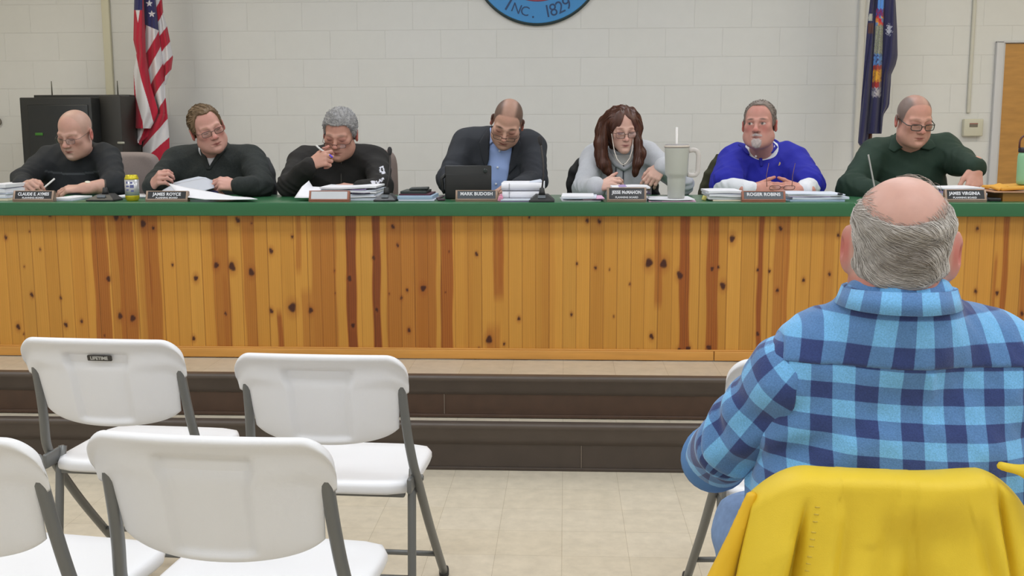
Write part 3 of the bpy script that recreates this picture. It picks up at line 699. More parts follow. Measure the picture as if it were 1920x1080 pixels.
def person(key, label, S):
    """S: pose read off the photograph. Viewer's left arm = 'A', right arm = 'B'."""
    hc = PY(*S['head'][:3]); yaw, pit, rol = S['head'][3:6]; hs = S['head'][6]; R = head_rot(yaw,pit,rol); w = S.get('w',1); fat = S.get('fat',0)
    shA, shB = PY(*S['shA']), PY(*S['shB']); mid = (shA+shB)/2; half = abs(shB[0]-shA[0])/2
    pel = np.array([mid[0]+S.get('lean',0), S.get('pelY',5.74), .86]); nb = mid+np.array([S.get('nx',0),.015,.035]); ny = hc+R@(np.array([0,.028,-.055])*hs)
    root = empty('person', (pel[0],pel[1]+.02,Z2)); tag(root, label, 'person')
    big = S.get('big',1.0); cy = mid[1]+.03
    ch = np.array([mid[0],cy-.01,mid[2]-.13]); be = np.array([(mid[0]+pel[0])/2,(cy+pel[1])/2-.03,1.05])
    def torso(i):
        return [('u', ell(ch,(half*.96+i,.115*big+i,.185+i)), 0), ('u', ell(be,((half*.86)*big+i,.125*big+i,.20+i)), .10), ('u', ell(pel+[0,-.02,.02],(half*.86+i,.13+i,.13+i)), .08),
                ('u', rc(shA+[.03,0,0],shB-[.03,0,0],.058+i), .07), ('u', rc(nb+[0,.012,-.006],shA*.6+nb*.4,.042+i,.046+i), .05), ('u', rc(nb+[0,.012,-.006],shB*.6+nb*.4,.042+i,.046+i), .05)]
    arms = {}
    for k, sh in (('A',shA),('B',shB)):
        arms[k] = (sh, PY(*S['el'+k]), PY(*S['wr'+k]))
    aw = S.get('aw',1.0)
    def arm(k, i, upto=1.0, flare=0):
        sh, el, wr = arms[k]
        if upto < 0: m_ = sh+(el-sh)*(1+upto); return [('u', rc(sh,m_,.056*aw+i,.050*aw+i+flare*1.5), .05)]
        e = el+(wr-el)*upto; r1 = .041*aw+(.028-.041*aw)*upto
        return [('u', rc(sh,el,.055*aw+i,.044*aw+i), .05), ('u', rc(el,e,.043*aw+i,r1+i+flare), .02)]
    ho = head_ops(w, fat, S.get('jaw',1), S.get('nose',1), S.get('ear',1), S.get('open_eyes',False))
    skin = torso(-.014)+arm('A',S.get('bareA',-.009))+arm('B',S.get('bareB',-.009))
    skin += [('u', rc(nb-[0,0,.05],ny,.058*S.get('neck',1),.054*S.get('neck',1)), .03)]
    tips = {}
    for k in 'AB':
        h = S.get('hand'+k)
        if h:
            f, tp = hand_ops(arms[k][2], **h); tips[k] = tp; skin.append(('u', f, .012))
    skin.append(('u', head_group(ho,hc,R,hs), .022))
    allp = [shA,shB,hc+[0,0,.14],pel]+[arms[k][j] for k in 'AB' for j in (1,2)]; allp = np.array(allp)
    lo = allp.min(0)-[.16,.24,0]; hi = allp.max(0)+[.16,.19,.03]; lo[2] = .80
    loc = to_local(hc,R,hs)
    def scol(V):
        q = loc(V.astype(F32)).astype(float); C = face_colour(q, S); far = vlen(q) > .21
        hand = np.tile(lin(S.get('handc',S.get('skin',(205,150,130))))*.92,(len(V),1)); C[far] = hand[far]
        for k in tips:
            for tp in tips[k]:
                d = vlen(V-tp); m = np.exp(-(d/.016)**2)[:,None]*.45; C = C*(1-m)+lin((196,112,104))*m
        return C
    solid('body', skin, lo, hi, S.get('hskin',.0036), m_skin, root, col=scol)
    # trousers and shoes under the desk
    tr = [('u', ell(pel+[0,-.02,-.02],(half*.88,.15,.12)), 0)]
    seat = pel[2]-.02
    for s in (-1,1):
        kn = pel+[s*.13,-.42,-.05]; ft = np.array([kn[0],kn[1]-.02,Z2+.10]); tr += [('u', rc(pel+[s*.09,-.04,-.03],kn,.085,.062), .04), ('u', rc(kn,ft,.060,.048), .03)]
        sh = [('u', ell(ft+[0,-.07,-.06],(.046,.13,.040)), 0), ('u', ell(ft+[0,0,-.035],(.042,.055,.06)), .03), ('i', (lambda p, z=Z2+.002: z-p[:,2]), 0)]
        solid('shoe', sh, ft-[.06,.22,.11], ft+[.06,.08,.05], .011, mat('black_leather',(28,26,25),.4), root)
    tr.append(('i', lambda p: p[:,2]-(pel[2]+.09), .01))
    solid('trousers', tr, pel-[.36,.62,.48], pel+[.36,.22,.12], .014, mat(*S.get('trousers',('navy_trousers',(38,42,54),.85))), root)
    info = dict(S=S, root=root, hc=hc, R=R, hs=hs, nb=nb, ny=ny, torso=torso, arm=arm, arms=arms, lo=lo, hi=hi, tips=tips, loc=loc, half=half, mid=mid, pel=pel, ch=ch, w=w)
    PEOPLE[key] = info; return info
def above(z, soft=0): return lambda p: z-p[:,2]
def plane_cut(pt, n):       # keeps the side the normal points away from
    pt = np.array(pt, F32); n = unit(n).astype(F32); return lambda p: (p-pt)@n
def garment(I, name, m, infl=.010, cuffA=.96, cuffB=.96, seed=1, fold=.006, freq=34, carve=(), neck_r=.066, neck_dz=0, h=.0055, col=None, extra=(), bottom=.88, arms=True, flare=.004, neck_tilt=-.35, vec=None):
    ops = I['torso'](infl)
    if arms: ops += I['arm']('A',infl,cuffA,flare)+I['arm']('B',infl,cuffB,flare)
    ops += list(extra)
    ops.append(('d', folds(seed,fold,freq), 0))
    # wrinkles bunch up at the inside of the elbows
    if arms:
        for k in 'AB':
            sh, el, wr = I['arms'][k]; ax = unit(wr-el).astype(F32); e0 = np.array(el,F32)
            def wr_f(p, ax=ax, e0=e0):
                q = p-e0; return (-.0036*np.exp(-(vlen(q)/.085)**2)*np.cos((q@ax)*120+4*np.sin(q[:,2]*34+q[:,0]*20))).astype(F32)
            ops.append(('d', wr_f, 0))
    nb, ny = I['nb'], I['ny']; d = unit(ny-nb)
    ops.append(('s', rc(nb+d*.035+[0,-.006,neck_dz],ny+d*.10,neck_r,neck_r*1.25), .012))
    for cv in carve: ops.append(('s', cv, .004))
    ops.append(('i', lambda p: bottom-p[:,2], .01))
    return solid(name, ops, I['lo'], I['hi'], h, m, I['root'], col=col, vec=vec)
def stand_collar(I, name, m, r0=.086, r1=.080, lo=-.02, hi=.05, inner=.068, carve=(), dx=0, tilt=0.0, dy=0.004):
    nb, ny = I['nb'], I['ny']; d = unit(ny-nb); o = np.array([dx,dy,0]); a = nb+d*lo+o; b = nb+d*hi+o
    up = unit(d+np.array([0,tilt,0]))
    ops = [('u', rc(a,b,r0,r1), 0), ('s', rc(a-d*.03,b+d*.06,inner,inner), .004), ('i', plane_cut(b,up), .006), ('i', plane_cut(a,-up), .004)]
    for c in carve: ops.append(('s', c, .004))
    ops.append(('d', folds(9,.002,50), 0))
    return solid(name, ops, np.minimum(a,b)-r0-.04, np.maximum(a,b)+r0+.04, .0042, m, I['root'], margin=.03)
def patch(I, name, m, px, infl, lift=.007, y0=5.2, y1=5.6, arms=False, h=.0042, Y=5.46):
    """a flat piece of cloth lying on the front of a garment, outline read off the photograph"""
    ops = I['torso'](infl+lift)+(I['arm']('A',infl+lift)+I['arm']('B',infl+lift) if arms else [])
    ops += [('i', prism(px,Y,y0,y1), .004)]
    P = np.array([PY(a,b,Y) for a,b in px]); lo = P.min(0)-.02; hi = P.max(0)+.02; lo[1], hi[1] = y0, y1
    return solid(name, ops, lo, hi, h, m, I['root'], margin=.03)
def ribbon_collar(I, name, m, r0, r1, thick=.0045, parent=None):
    """standing or folded collar: an open band between two 3-D polylines"""
    A = np.array(r0); B = np.array(r1)
    o = mesh_np(name, np.concatenate([A,B]), [(i,i+1,len(A)+i+1,len(A)+i) for i in range(len(A)-1)], m, parent or I['root'])
    return thicken(o, thick)
def neck_ring(I, rad, dz, a0=-250, a1=70, n=28, front_drop=.0, ry=1.0, up=0.0):
    """points round the neck, opening at the front (angle -90 = towards the camera)"""
    nb, ny = I['nb'], I['ny']; c = nb+unit(ny-nb)*(.03+dz); out = []
    for a in np.linspace(a0, a1, n):
        t = math.radians(a); f = max(0, -math.sin(t)); out.append(c+np.array([rad*math.cos(t), rad*ry*math.sin(t)+.004, -front_drop*f*f+up*max(0,math.sin(t))]))
    return np.array(out)
def hair_cap(I, m, t, zline, recess=0, seed=3, amp=.004, freq=260, h=.0036, extra=(), sides=0, xasym=0, crown=0.0, bald=0):
    w = I['w']; loc = I['loc']; hs = I['hs']
    cr = [('u', ell((0,.014,.040),(.0735*w+t*.85+sides,.094+t,.082+t+crown)), 0), ('u', ell((0,.010,-.02),(.067*w+t*.6,.075+t*.6,.07)), .03)]
    def cut(q):
        x, y, z = q[:,0], q[:,1], q[:,2]; ax = np.abs(x-xasym)
        if bald: return np.maximum((np.interp(y, [-.105,-.070,-.045,-.030,-.012,.020,.036,.11], zline)-z)*.75, bald-ax)
        zl = np.interp(y, [-.105,-.070,-.045,-.030,-.012,.020,.036,.11], zline)+recess*np.exp(-((ax-.040)/.016)**2)*np.clip((-y-.02)/.04,0,1)
        return (zl-z)*.75
    rr = np.random.default_rng(seed); K = [(rr.normal()*freq*.6, rr.normal()*freq*.35, rr.normal()*freq*.5, rr.random()*6, amp/4) for _ in range(7)]
    ops = cr+[('d', lambda p: wav(p,K), 0)]+[('i', cut, .004)]
    f = head_group(ops,I['hc'],I['R'],hs,.23)
    c = np.array(I['hc'])
    return solid('hair', [('u',f,0)]+list(extra), c-.18, c+.18, h, m, I['root'], margin=.03)
def strands(parent, hair, n, dirf, length, r, colf, lift=.002, seed=1, steps=6, wave=.12, mname='hair_strands', keep=None):
    """fine locks lying on a hair surface, all in one mesh"""
    me = hair.data; g = np.random.default_rng(seed); nv = len(me.vertices)
    co = np.empty(nv*3, F32); me.vertices.foreach_get('co', co); co = co.reshape(-1,3).astype(float)
    no = np.empty(nv*3, F32); me.vertices.foreach_get('normal', no); no = no.reshape(-1,3).astype(float)
    org = np.zeros(3); o = hair.parent
    while o is not None: org = org+np.array(o.location); o = o.parent
    co = co+org
    pool = np.arange(nv) if keep is None else np.nonzero(keep(co, no))[0]
    idx = g.choice(pool, n); p = co[idx]+g.normal(size=(n,3))*.0015; N = no[idx]
    D = dirf(p, N, g); D -= N*np.einsum('ij,ij->i', D, N)[:,None]; D /= np.linalg.norm(D,axis=1)[:,None]+1e-9
    L = length*(.6+.8*g.random(n)); B = np.cross(N, D); ph = g.random(n)*6.28; am = wave*(.3+g.random(n)); lf = lift*(.3+1.4*g.random(n))
    pts = []; q = p.copy(); Dc = D.copy(); Nc = N.copy()
    # nearest-surface following with a coarse lookup
    from mathutils.kdtree import KDTree
    kd = KDTree(nv)
    for i in range(nv): kd.insert(co[i], i)
    kd.balance()
    for s in range(steps):
        t = s/(steps-1); pts.append(q+Nc*(lf*math.sin(math.pi*min(1,.15+.85*t)))[:,None])
        q = q+Dc*(L/(steps-1))[:,None]+B*(am*np.sin(ph+t*4)*L/(steps-1))[:,None]
        ii = np.array([kd.find(x)[1] for x in q]); Nc = no[ii]; d = np.einsum('ij,ij->i', co[ii]-q, Nc); q = q+Nc*np.clip(d,-.02,.02)[:,None]
        Dc = dirf(q, Nc, None) if s % 2 else Dc; Dc = Dc-Nc*np.einsum('ij,ij->i', Dc, Nc)[:,None]; Dc /= np.linalg.norm(Dc,axis=1)[:,None]+1e-9
    P = np.stack(pts,1); T = np.gradient(P, axis=1); T /= np.linalg.norm(T,axis=2)[:,:,None]+1e-9
    up = np.broadcast_to(N[:,None,:],T.shape); U = np.cross(T,up); U /= np.linalg.norm(U,axis=2)[:,:,None]+1e-9; W = np.cross(T,U)
    prof = np.sin(np.pi*np.linspace(.12,.97,steps))**.5
    V = np.stack([P+(U*math.cos(a)+W*math.sin(a))*(r*prof)[None,:,None] for a in (0,2.094,4.189)],2)   # n,steps,3,3
    i = np.arange(n*steps*3).reshape(n,steps,3); Fs = []
    for k in range(3): Fs.append(np.stack([i[:,:-1,k],i[:,1:,k],i[:,1:,(k+1)%3],i[:,:-1,(k+1)%3]],-1).reshape(-1,4))
    C = np.repeat(colf(p, g), steps*3, 0)
    m = mat(mname, (150,140,130), .55, attr='Col', spec=.35)
    return mesh_np('hair_strands', V.reshape(-1,3), np.concatenate(Fs), m, parent, col=C)
def greys(a, b):
    A, B = lin(a), lin(b)
    return lambda p, g: A+(B-A)*g.random(len(p))[:,None]
def watch(I, k, t, band, face, width=.020):
    sh, el, wr = I['arms'][k]; d = unit(wr-el); c = wr-d*t; up = unit(np.array([0,-.45,1.])-d*np.dot([0,-.45,1.],d)); sd = np.cross(d,up); b = MB(); rad = .030
    pts = [c+(up*math.cos(a)+sd*math.sin(a))*rad for a in np.linspace(0,2*math.pi,25)[:-1]]
    P = [[p+d*w for w in (-width/2,width/2)] for p in pts+[pts[0]]]; b.grid(P); o = thicken(b.obj('wristwatch', mat(*band), I['root']), .003)
    if face:
        f = MB(); Rw = np.stack([d,sd,up],1); f.lathe([(.013,-.002),(.0135,.002),(.011,.004)], c+up*rad, 18, Rw); f.obj('watch_face', mat(*face), o)
def buttons(I, pts, r, m):
    b = MB()
    for p in pts: b.ball(p, (r,r*.5,r))
    return b.obj('button', m, I['root'])
def tee(I, up=.030):
    nb, ny = I['nb'], I['ny']; d = unit(ny-nb); k = I['S'].get('neck',1); return [('u', rc(nb-np.array([0,0,.05]),nb+d*up,.058*k+.008,.057*k+.006), .03)]
def tube_part(I, name, pts, r, m, flat=None):
    return MB().tube(pts, r, 8, flat=flat).obj(name, m, I['root'])
def front_of(I, px, py, y0=5.30, y1=5.70, infl=.010, arms=False):
    """point of the clothed chest seen at a pixel (marches the torso along the view ray)"""
    ops = I['torso'](infl)+(I['arm']('A',infl)+I['arm']('B',infl) if arms else [])
    Ys = np.linspace(y0,y1,160); P = np.array([PY(px,py,y) for y in Ys]); d = sdf(ops, P.astype(F32)); k = np.argmax(d < 0)
    return P[k] if d[k] < 0 else P[-1]
# ------------------------------------------------------------------ bald man in charcoal sweater
S = dict(head=(141,251,5.40,-11,20,2,.97), w=1.06, fat=.5, nose=1.15, shA=(90,303,5.54), shB=(201,298,5.54), elA=(44,338,5.33), wrA=(40,349,5.19), elB=(216,347,5.27), wrB=(160,353,5.16),
  nx=.0, big=1.12, aw=1.05, lean=.02, bareB=.0, skin=(206,162,146), red=(190,112,104), brow=(150,112,92), brow_s=.4, scalp=((176,150,136),.4,(.2,.2,.2,.02,.0,.05,-.04,-.06)), beard=[((186,168,158),.45,'goatee')],
  handA=dict(fd=(.62,-.55,.12), pn=(-.25,-.55,.8), thumb=-1, curls=((50,45,20),(55,50,25),(58,55,30),(62,60,30)), tcurl=(30,30)),
  handB=dict(fd=(-1,-.12,-.02), pn=(-.05,-.35,1), thumb=1, curls=((22,24,15),(26,26,15),(30,28,18),(34,30,20)), tcurl=(15,15)))
I = person('bald', "bald man with glasses and charcoal sweater, writing at the desk's left end", S)
m_ch = mat('charcoal_knit', (46,50,54), .9, attr='Col', bump=.0006, bscale=500)
def col1(V):
    C = np.tile(lin((34,37,41)),(len(V),1)); x, y = PROJ(V); yl = 322+.0016*(x-150)**2*-1.0+ (x-135)*0; yl = 325-.0011*(x-137)**2
    yl = 326-6*((x-137)/55)**2; m = (np.abs(y-yl) < 1.9)&(V[:,1] < I['mid'][1])&(x > 84)&(x < 186); C[m] = lin((70,74,78)); return C
garment(I, 'sweater', m_ch, .013, .99, .16, 11, .009, 30, neck_r=.060, col=col1, h=.0052)
stand_collar(I, 'neckband', mat('charcoal_rib', (36,39,43), .9), .078,.072,-.02,.022,.062,tilt=.3)
spectacles(I['root'], I['hc'], I['R'], I['hs'], ('thin_grey_wire',(96,92,90),.7), r=.0010, w=.046, h=.028, dz=-.004)
watch(I,'B',.012,('gold_band',(150,128,80),.35,.7),('watch_face',(225,222,205),.2))
tip = I['tips']['A']; a = (tip[0]+tip[4])/2
tag(MB().tube([a+[-.012,-.03,-.03], a+[-.008,-.022,-.02], a+[.0,.0,.0], a+[.042,.035,.045]], [.0012,.004,.0045,.0045], 8).obj('pen', mat('pen_white',(214,214,212),.3)), 'pale pen in the writing hand of the bald man', 'pen')
# ------------------------------------------------------------------ man in dark quarter-zip, head tilted
S = dict(head=(389,242,5.42,34,8,-20,.98), w=1.02, fat=.4, nose=1.1, shA=(330,303,5.56), shB=(474,302,5.56), elA=(296,342,5.36), wrA=(284,350,5.20), elB=(490,348,5.30), wrB=(447,350,5.17),
  big=1.12, aw=1.06, nx=0, skin=(208,158,144), red=(194,106,100), brow=(150,110,84), brow_s=.5, flush=1.3,
  handA=dict(fd=(.55,-.45,.45), pn=(-.6,-.65,.35), thumb=-1, curls=((50,60,30),)*4, tcurl=(35,25)),
  handB=dict(fd=(-.92,-.30,.22), pn=(.1,-.7,.7), thumb=1, curls=((48,62,35),(56,66,35),(62,68,40),(66,70,40)), tcurl=(30,35)))
I = person('tilt', 'man with brown hair tilting his head, dark grey-green pullover over white tee', S)
m_p2 = mat('heather_pullover', (37,42,41), .92, var=.26, vscale=110, bump=.0008, bscale=420)
garment(I, 'pullover', m_p2, .014, .97, .97, 21, .010, 28, carve=[prism([(374,262),(415,262),(411,290),(393,316),(380,294)],5.45,5.2,5.56)], neck_r=.070)
garment(I, 'undershirt', mat('white_cotton', (206,206,208), .9), .004, arms=False, seed=22, extra=tee(I), fold=.002, neck_r=.052, neck_dz=.0, h=.006)
mc = mat('pullover_rib', (34,38,37), .92, var=.1, vscale=150)
patch(I, 'undershirt', mat('white_cotton', (206,206,208), .9), [(376,286),(413,282),(408,300),(393,316)], .006, .004)
V2 = prism([(374,250),(418,250),(412,290),(393,318),(379,292)],5.44,5.0,5.53)
stand_collar(I, 'collar', mc, .094,.086,-.03,.050,.070,carve=[V2],tilt=.25)
for q in ([(376,272),(370,280),(388,318),(394,318),(394,313)],[(415,270),(420,280),(397,318),(392,318),(393,313)]): patch(I, 'placket', mc, q, .014, .008)
h = hair_cap(I, mat('hair_brown', (112,90,66), .6), .009, [.104,.096,.074,.020,-.004,.030,-.03,-.055], recess=.030, seed=4, amp=.003, sides=.002)
strands(I['root'], h, 900, lambda p,N,g: np.tile(I['R']@np.array([-.35,.9,-.35]),(len(p),1)), .035, .0012, greys((86,66,46),(152,130,100)), mname='brown_strands')
spectacles(I['root'], I['hc'], I['R'], I['hs'], ('dark_wire',(70,58,54),.5), r=.0013, w=.048, h=.028, dz=-.003)
watch(I,'B',.014,('black_strap',(26,26,28),.6),None,.024)
# ------------------------------------------------------------------ grey-haired man with pen at his mouth
S = dict(head=(638,252,5.42,-6,21,4,.99), w=1.03, fat=.3, nose=1.05, shA=(566,304,5.56), shB=(704,302,5.56), elA=(542,349,5.30), wrA=(581,310,5.22), elB=(715,352,5.30), wrB=(676,355,5.20),
  big=1.05, aw=1.05, nx=0, skin=(202,152,134), red=(182,100,92), brow=(120,96,84), brow_s=.5,
  handA=dict(fd=(.88,-.10,.40), pn=(-.25,-.9,.35), thumb=-1, curls=((40,62,40),(62,70,40),(70,74,40),(74,76,40)), tcurl=(10,15), s=.98),
  handB=dict(fd=(-1,.02,.10), pn=(0,-.5,1), thumb=1, curls=((20,20,12),)*4, tcurl=(15,10)))
I = person('grey', 'grey-haired man in reading glasses and a black jacket, pen held to his mouth', S)
def col3(V):
    C = np.tile(lin((30,28,27)),(len(V),1)); x, y = PROJ(V); fr = V[:,1] < I['mid'][1]+.02
    def seg(x0,y0,x1,y1,r):
        dx, dy = x1-x0, y1-y0; t = np.clip(((x-x0)*dx+(y-y0)*dy)/(dx*dx+dy*dy+1e-6),0,1); return np.hypot(x-x0-t*dx,y-y0-t*dy) < r
    m = np.zeros(len(V), bool)
    for s in ((713,314,713,322,1.1),(713,314,718,312,1.1),(718,312,720,321,1.1),(713,322,720,323,1.1),(717,325,721,324,1.6),(698,341,702,346,2.6),(702,341,701,347,2.0),(706,340,709,345,1.2),(709,345,712,337,1.2),(712,337,715,341,1.2),(715,341,718,334,1.3),(716,336,719,336,1.2)): m |= seg(*s)
    C[m&fr] = lin((214,214,224)); return C
garment(I, 'jacket', mat('black_fleece', (38,36,35), .9, attr='Col', var=.08, vscale=60), .014, .97, .99, 31, .009, 30, neck_r=.064, col=col3, h=.0044)
mc = mat('black_collar', (36,38,36), .9); stand_collar(I, 'collar', mc, .096,.090,-.03,.055,.074,carve=[prism([(624,284),(652,284),(641,304),(634,304)],5.44,5.0,5.53)],tilt=.35)
z0 = front_of(I,637,294); MB().tube([front_of(I,640,y)+[0,-.004,0] for y in range(296,352,6)], .0022, 6).obj('zip', mat('zip_dark',(86,84,80),.4,metal=.5), I['root'])
h = hair_cap(I, mat('hair_grey', (152,150,150), .6), .011, [.080,.072,.062,.030,-.010,.014,-.035,-.06], recess=.006, seed=5, amp=.003, freq=200, crown=.004)
strands(I['root'], h, 1500, lambda p,N,g: np.tile(I['R']@np.array([.25,-.6,.25]),(len(p),1))+(0 if g is None else g.normal(size=(len(p),3))*.6), .017, .0010, greys((132,132,134),(196,195,197)), lift=.0035, mname='grey_strands')
spectacles(I['root'], I['hc'], I['R'], I['hs'], ('reader_rim',(86,60,54),.3), r=.0012, w=.044, h=.021, dz=-.020, dy=-.006)
tp = I['tips']['A']; a = (tp[4]+tp[0])/2
pn_ = MB(); pn_.tube([PY(593,273,5.24), PY(601,280,5.22)], .0048, 8); pr = tag(pn_.obj('pen', mat('pen_white',(214,214,212),.3)), 'white and violet pen at the mouth of the grey-haired man', 'pen')
MB().tube([PY(601,280,5.22), PY(612,287,5.25), PY(620,292,5.22)], .0044, 8).obj('barrel', mat('pen_white',(214,214,212),.3), pr)
MB().tube([PY(618.5,290.5,5.192), PY(623,295,5.18)], [.0052,.0046], 8).obj('grip', mat('pen_violet',(84,60,190),.4), pr)['label'] = 'violet grip'
# ------------------------------------------------------------------ man in suit jacket
S = dict(head=(951,231,5.42,-6,36,14,.97), w=1.0, fat=.1, shA=(872,272,5.58), shB=(998,276,5.58), elA=(842,336,5.42), wrA=(856,358,5.22), elB=(1003,338,5.42), wrB=(975,352,5.22),
  big=1.0, aw=1.0, nx=.0, skin=(208,164,144), red=(190,116,104), brow=(84,62,50), brow_s=.8, scalp=((76,58,50),.88,(.092,.084,.074,.03,-.02,.02,-.03,-.06),.024,.38), beard=[((150,114,98),.35,'stubble')],
  handA=dict(fd=(.2,-.9,-.1), pn=(0,-.1,1), thumb=-1, curls=((30,40,20),)*4), handB=dict(fd=(-.7,-.6,0), pn=(0,-.2,1), thumb=1, curls=((30,40,20),)*4))
I = person('suit', 'man in a dark suit jacket and light blue shirt, head bowed behind the tablet', S)
m_suit = mat('suit_wool', (40,43,50), .85, var=.06, vscale=220)
garment(I, 'suit_jacket', m_suit, .020, .97, .97, 41, .008, 24, carve=[prism([(918,226),(966,246),(966,268),(952,330),(946,372),(921,372),(911,312)],5.46,5.1,5.60)], neck_r=.074, neck_dz=-.01)
m_bl = mat('blue_shirt', (150,172,222), .8)
garment(I, 'shirt', m_bl, .008, arms=False, seed=42, fold=.005, freq=40, neck_r=.060, h=.0055)
mcl = mat('blue_collar',(164,184,230),.8)
for q in ([(916,238),(912,262),(916,272),(929,262),(921,242)], [(966,250),(966,268),(955,277),(951,268),(960,250)]): patch(I, 'shirt_collar', mcl, q, .008, .012)
mlp = mat('suit_lapel',(35,38,45),.85)
for q in ([(915,234),(897,268),(903,300),(911,318),(916,300),(918,250)], [(967,252),(985,284),(974,306),(953,328),(956,296),(964,266)]): patch(I, 'lapel', mlp, q, .020, .006)
buttons(I, [front_of(I,x,y)+[0,-.004,0] for x,y in ((937,283),(933,314),(930,345))], .006, mat('button_pearl',(214,218,230),.3))
spectacles(I['root'], I['hc'], I['R'], I['hs'], ('brown_rim',(52,36,34),.2), r=.0014, w=.045, h=.023, dz=-.022, dy=-.007)
# ------------------------------------------------------------------ woman with long auburn hair
S = dict(head=(1167,243,5.42,11,14,-2,.90), w=.92, fat=0, nose=.8, jaw=.82, ear=.8, shA=(1113,298,5.56), shB=(1218,294,5.56), elA=(1094,354,5.36), wrA=(1120,352,5.20), elB=(1281,346,5.42), wrB=(1243,311,5.30),
  big=.84, aw=.85, nx=0, neck=.80, skin=(218,176,160), red=(208,132,126), lip=(186,104,106), brow=(120,76,58), brow_s=.6, hskin=.0032,
  handA=dict(fd=(.80,-.35,.30), pn=(.0,-.7,.6), thumb=-1, curls=((35,45,25),(42,50,25),(48,52,30),(52,55,30)), tcurl=(5,5), s=.88, ),
  handB=dict(fd=(-.62,-.38,-.70), pn=(.05,-.85,.5), thumb=1, curls=((18,28,18),(24,32,18),(28,34,20),(30,36,22)), tcurl=(25,20), s=.90), trousers=('grey_trousers',(70,72,78),.85))
I = person('woman', 'woman with long auburn hair and glasses in a pale grey hooded sweatshirt', S)
m_hd = mat('grey_fleece', (184,186,192), .92, var=.05, vscale=160, sheen=.25)
garment(I, 'hoodie', m_hd, .017, .96, .95, 51, .011, 26, carve=[prism([(1146,276),(1192,276),(1189,296),(1171,316),(1153,298)],5.45,5.2,5.56)], neck_r=.064)
garment(I, 'undershirt', mat('white_tee', (214,212,210), .9), .006, arms=False, seed=52, extra=tee(I), fold=.002, neck_r=.044, neck_dz=-.010, h=.006)
patch(I, 'undershirt', mat('white_tee', (214,212,210), .9), [(1146,284),(1192,280),(1188,298),(1171,317),(1153,301)], .010, .005)
hp = [front_of(I,*p,infl=.017)+[0,-.006,0] for p in ((1134,276),(1143,294),(1154,308),(1170,317),(1186,308),(1197,294),(1204,276))]
tube_part(I, 'hood_edge', hp, .012, m_hd)
nr = neck_ring(I,.098,-.02,-210,30,24,0,1.0); tube_part(I, 'hood', nr+np.array([0,.02,0]), .030, m_hd)
for x0, x1, yb in ((1155,1154,351),(1169,1168,350)): tube_part(I, 'drawstring', [front_of(I,x0+(x1-x0)*t,306+(yb-306)*t,infl=.019)+[0,-.006,0] for t in np.linspace(0,1,9)], .0026, mat('drawstring_dark',(52,54,66),.7))
tube_part(I, 'cord', [PY(1146,244,5.385),PY(1149,266,5.385),PY(1152,284,5.37),PY(1157,298,5.36),PY(1164,307,5.36),PY(1168,309,5.36),PY(1174,306,5.36),PY(1181,296,5.365),PY(1185,282,5.375),PY(1187,262,5.385),PY(1189,242,5.385)], .0022, mat('cord_white',(228,218,208),.6))
hr = I['R']; hcz = I['hc']; hs = I['hs']
def HL(x,y,z): return hcz+hr@(np.array([x,y,z])*hs)
K = [(RNG.normal()*160, RNG.normal()*40, RNG.normal()*14, RNG.random()*6, .0016) for _ in range(6)]
capf = head_group([('u', ell((0,.018,.045),(.084,.100,.087)), 0), ('u', ell((0,.04,-.03),(.083,.075,.09)), .03), ('s', lambda q: np.maximum((np.sqrt(((q[:,0]-.004)/.0515)**2+((q[:,2]+.03)/.116)**2)-1)*.05, q[:,1]+.022), .012)], hcz, hr, hs, .24)
ha = [('u', capf, 0)]
for s, pts in ((-1,[(1135,226,5.43,.020),(1129,246,5.43,.028),(1126,268,5.42,.034),(1127,290,5.42,.034),(1132,306,5.41,.030),(1140,322,5.41,.016),(1141,329,5.41,.006)]),(1,[(1188,216,5.42,.014),(1194,240,5.41,.018),(1197,265,5.40,.022),(1199,288,5.40,.026),(1196,306,5.39,.024),(1191,322,5.39,.013),(1189,329,5.39,.006)])):
    for a, b in zip(pts[:-1],pts[1:]): ha.append(('u', rc(PY(*a[:3]),PY(*b[:3]),a[3],b[3]), .012))
ha.append(('u', rc(HL(-.058,.02,.060),PY(1131,244,5.44),.036,.030), .05)); ha.append(('u', rc(HL(.058,.02,.060),PY(1194,240,5.43),.028,.022), .05))
ha.append(('u', rc(HL(0,.07,-.02),HL(0,.10,-.16),.06,.05), .03)); ha.append(('d', lambda p: wav(p,K), 0))
h = solid('hair', ha, hcz-[.20,.18,.30], hcz+[.20,.22,.16], .0038, mat('hair_auburn', (78,45,34), .45, var=.30, vscale=1, stretch=(170,60,6), spec=.5), I['root'], margin=.04)
def wdir(p, N, g):
    q = (p-hcz)@hr/hs; s = np.where(q[:,0] > .015, 1, -1); top = np.clip((q[:,2]-.03)/.06,0,1)
    d = np.stack([s*top*1.0, .25*top, -1.2+top*.9],1); return d@hr.T
strands(I['root'], h, 1500, wdir, .070, .0011, greys((56,31,23),(112,68,48)), mname='auburn_strands', wave=.05, lift=.0012, keep=lambda co,no: ~((((co-hcz)@hr/hs)[:,1] < -.035)&(np.abs(((co-hcz)@hr/hs)[:,0]) < .056)&(((co-hcz)@hr/hs)[:,2] > -.02)))
spectacles(I['root'], hcz, hr, hs, ('dark_brown_rim',(64,46,40),.2), r=.0014, w=.048, h=.032, dz=-.006)
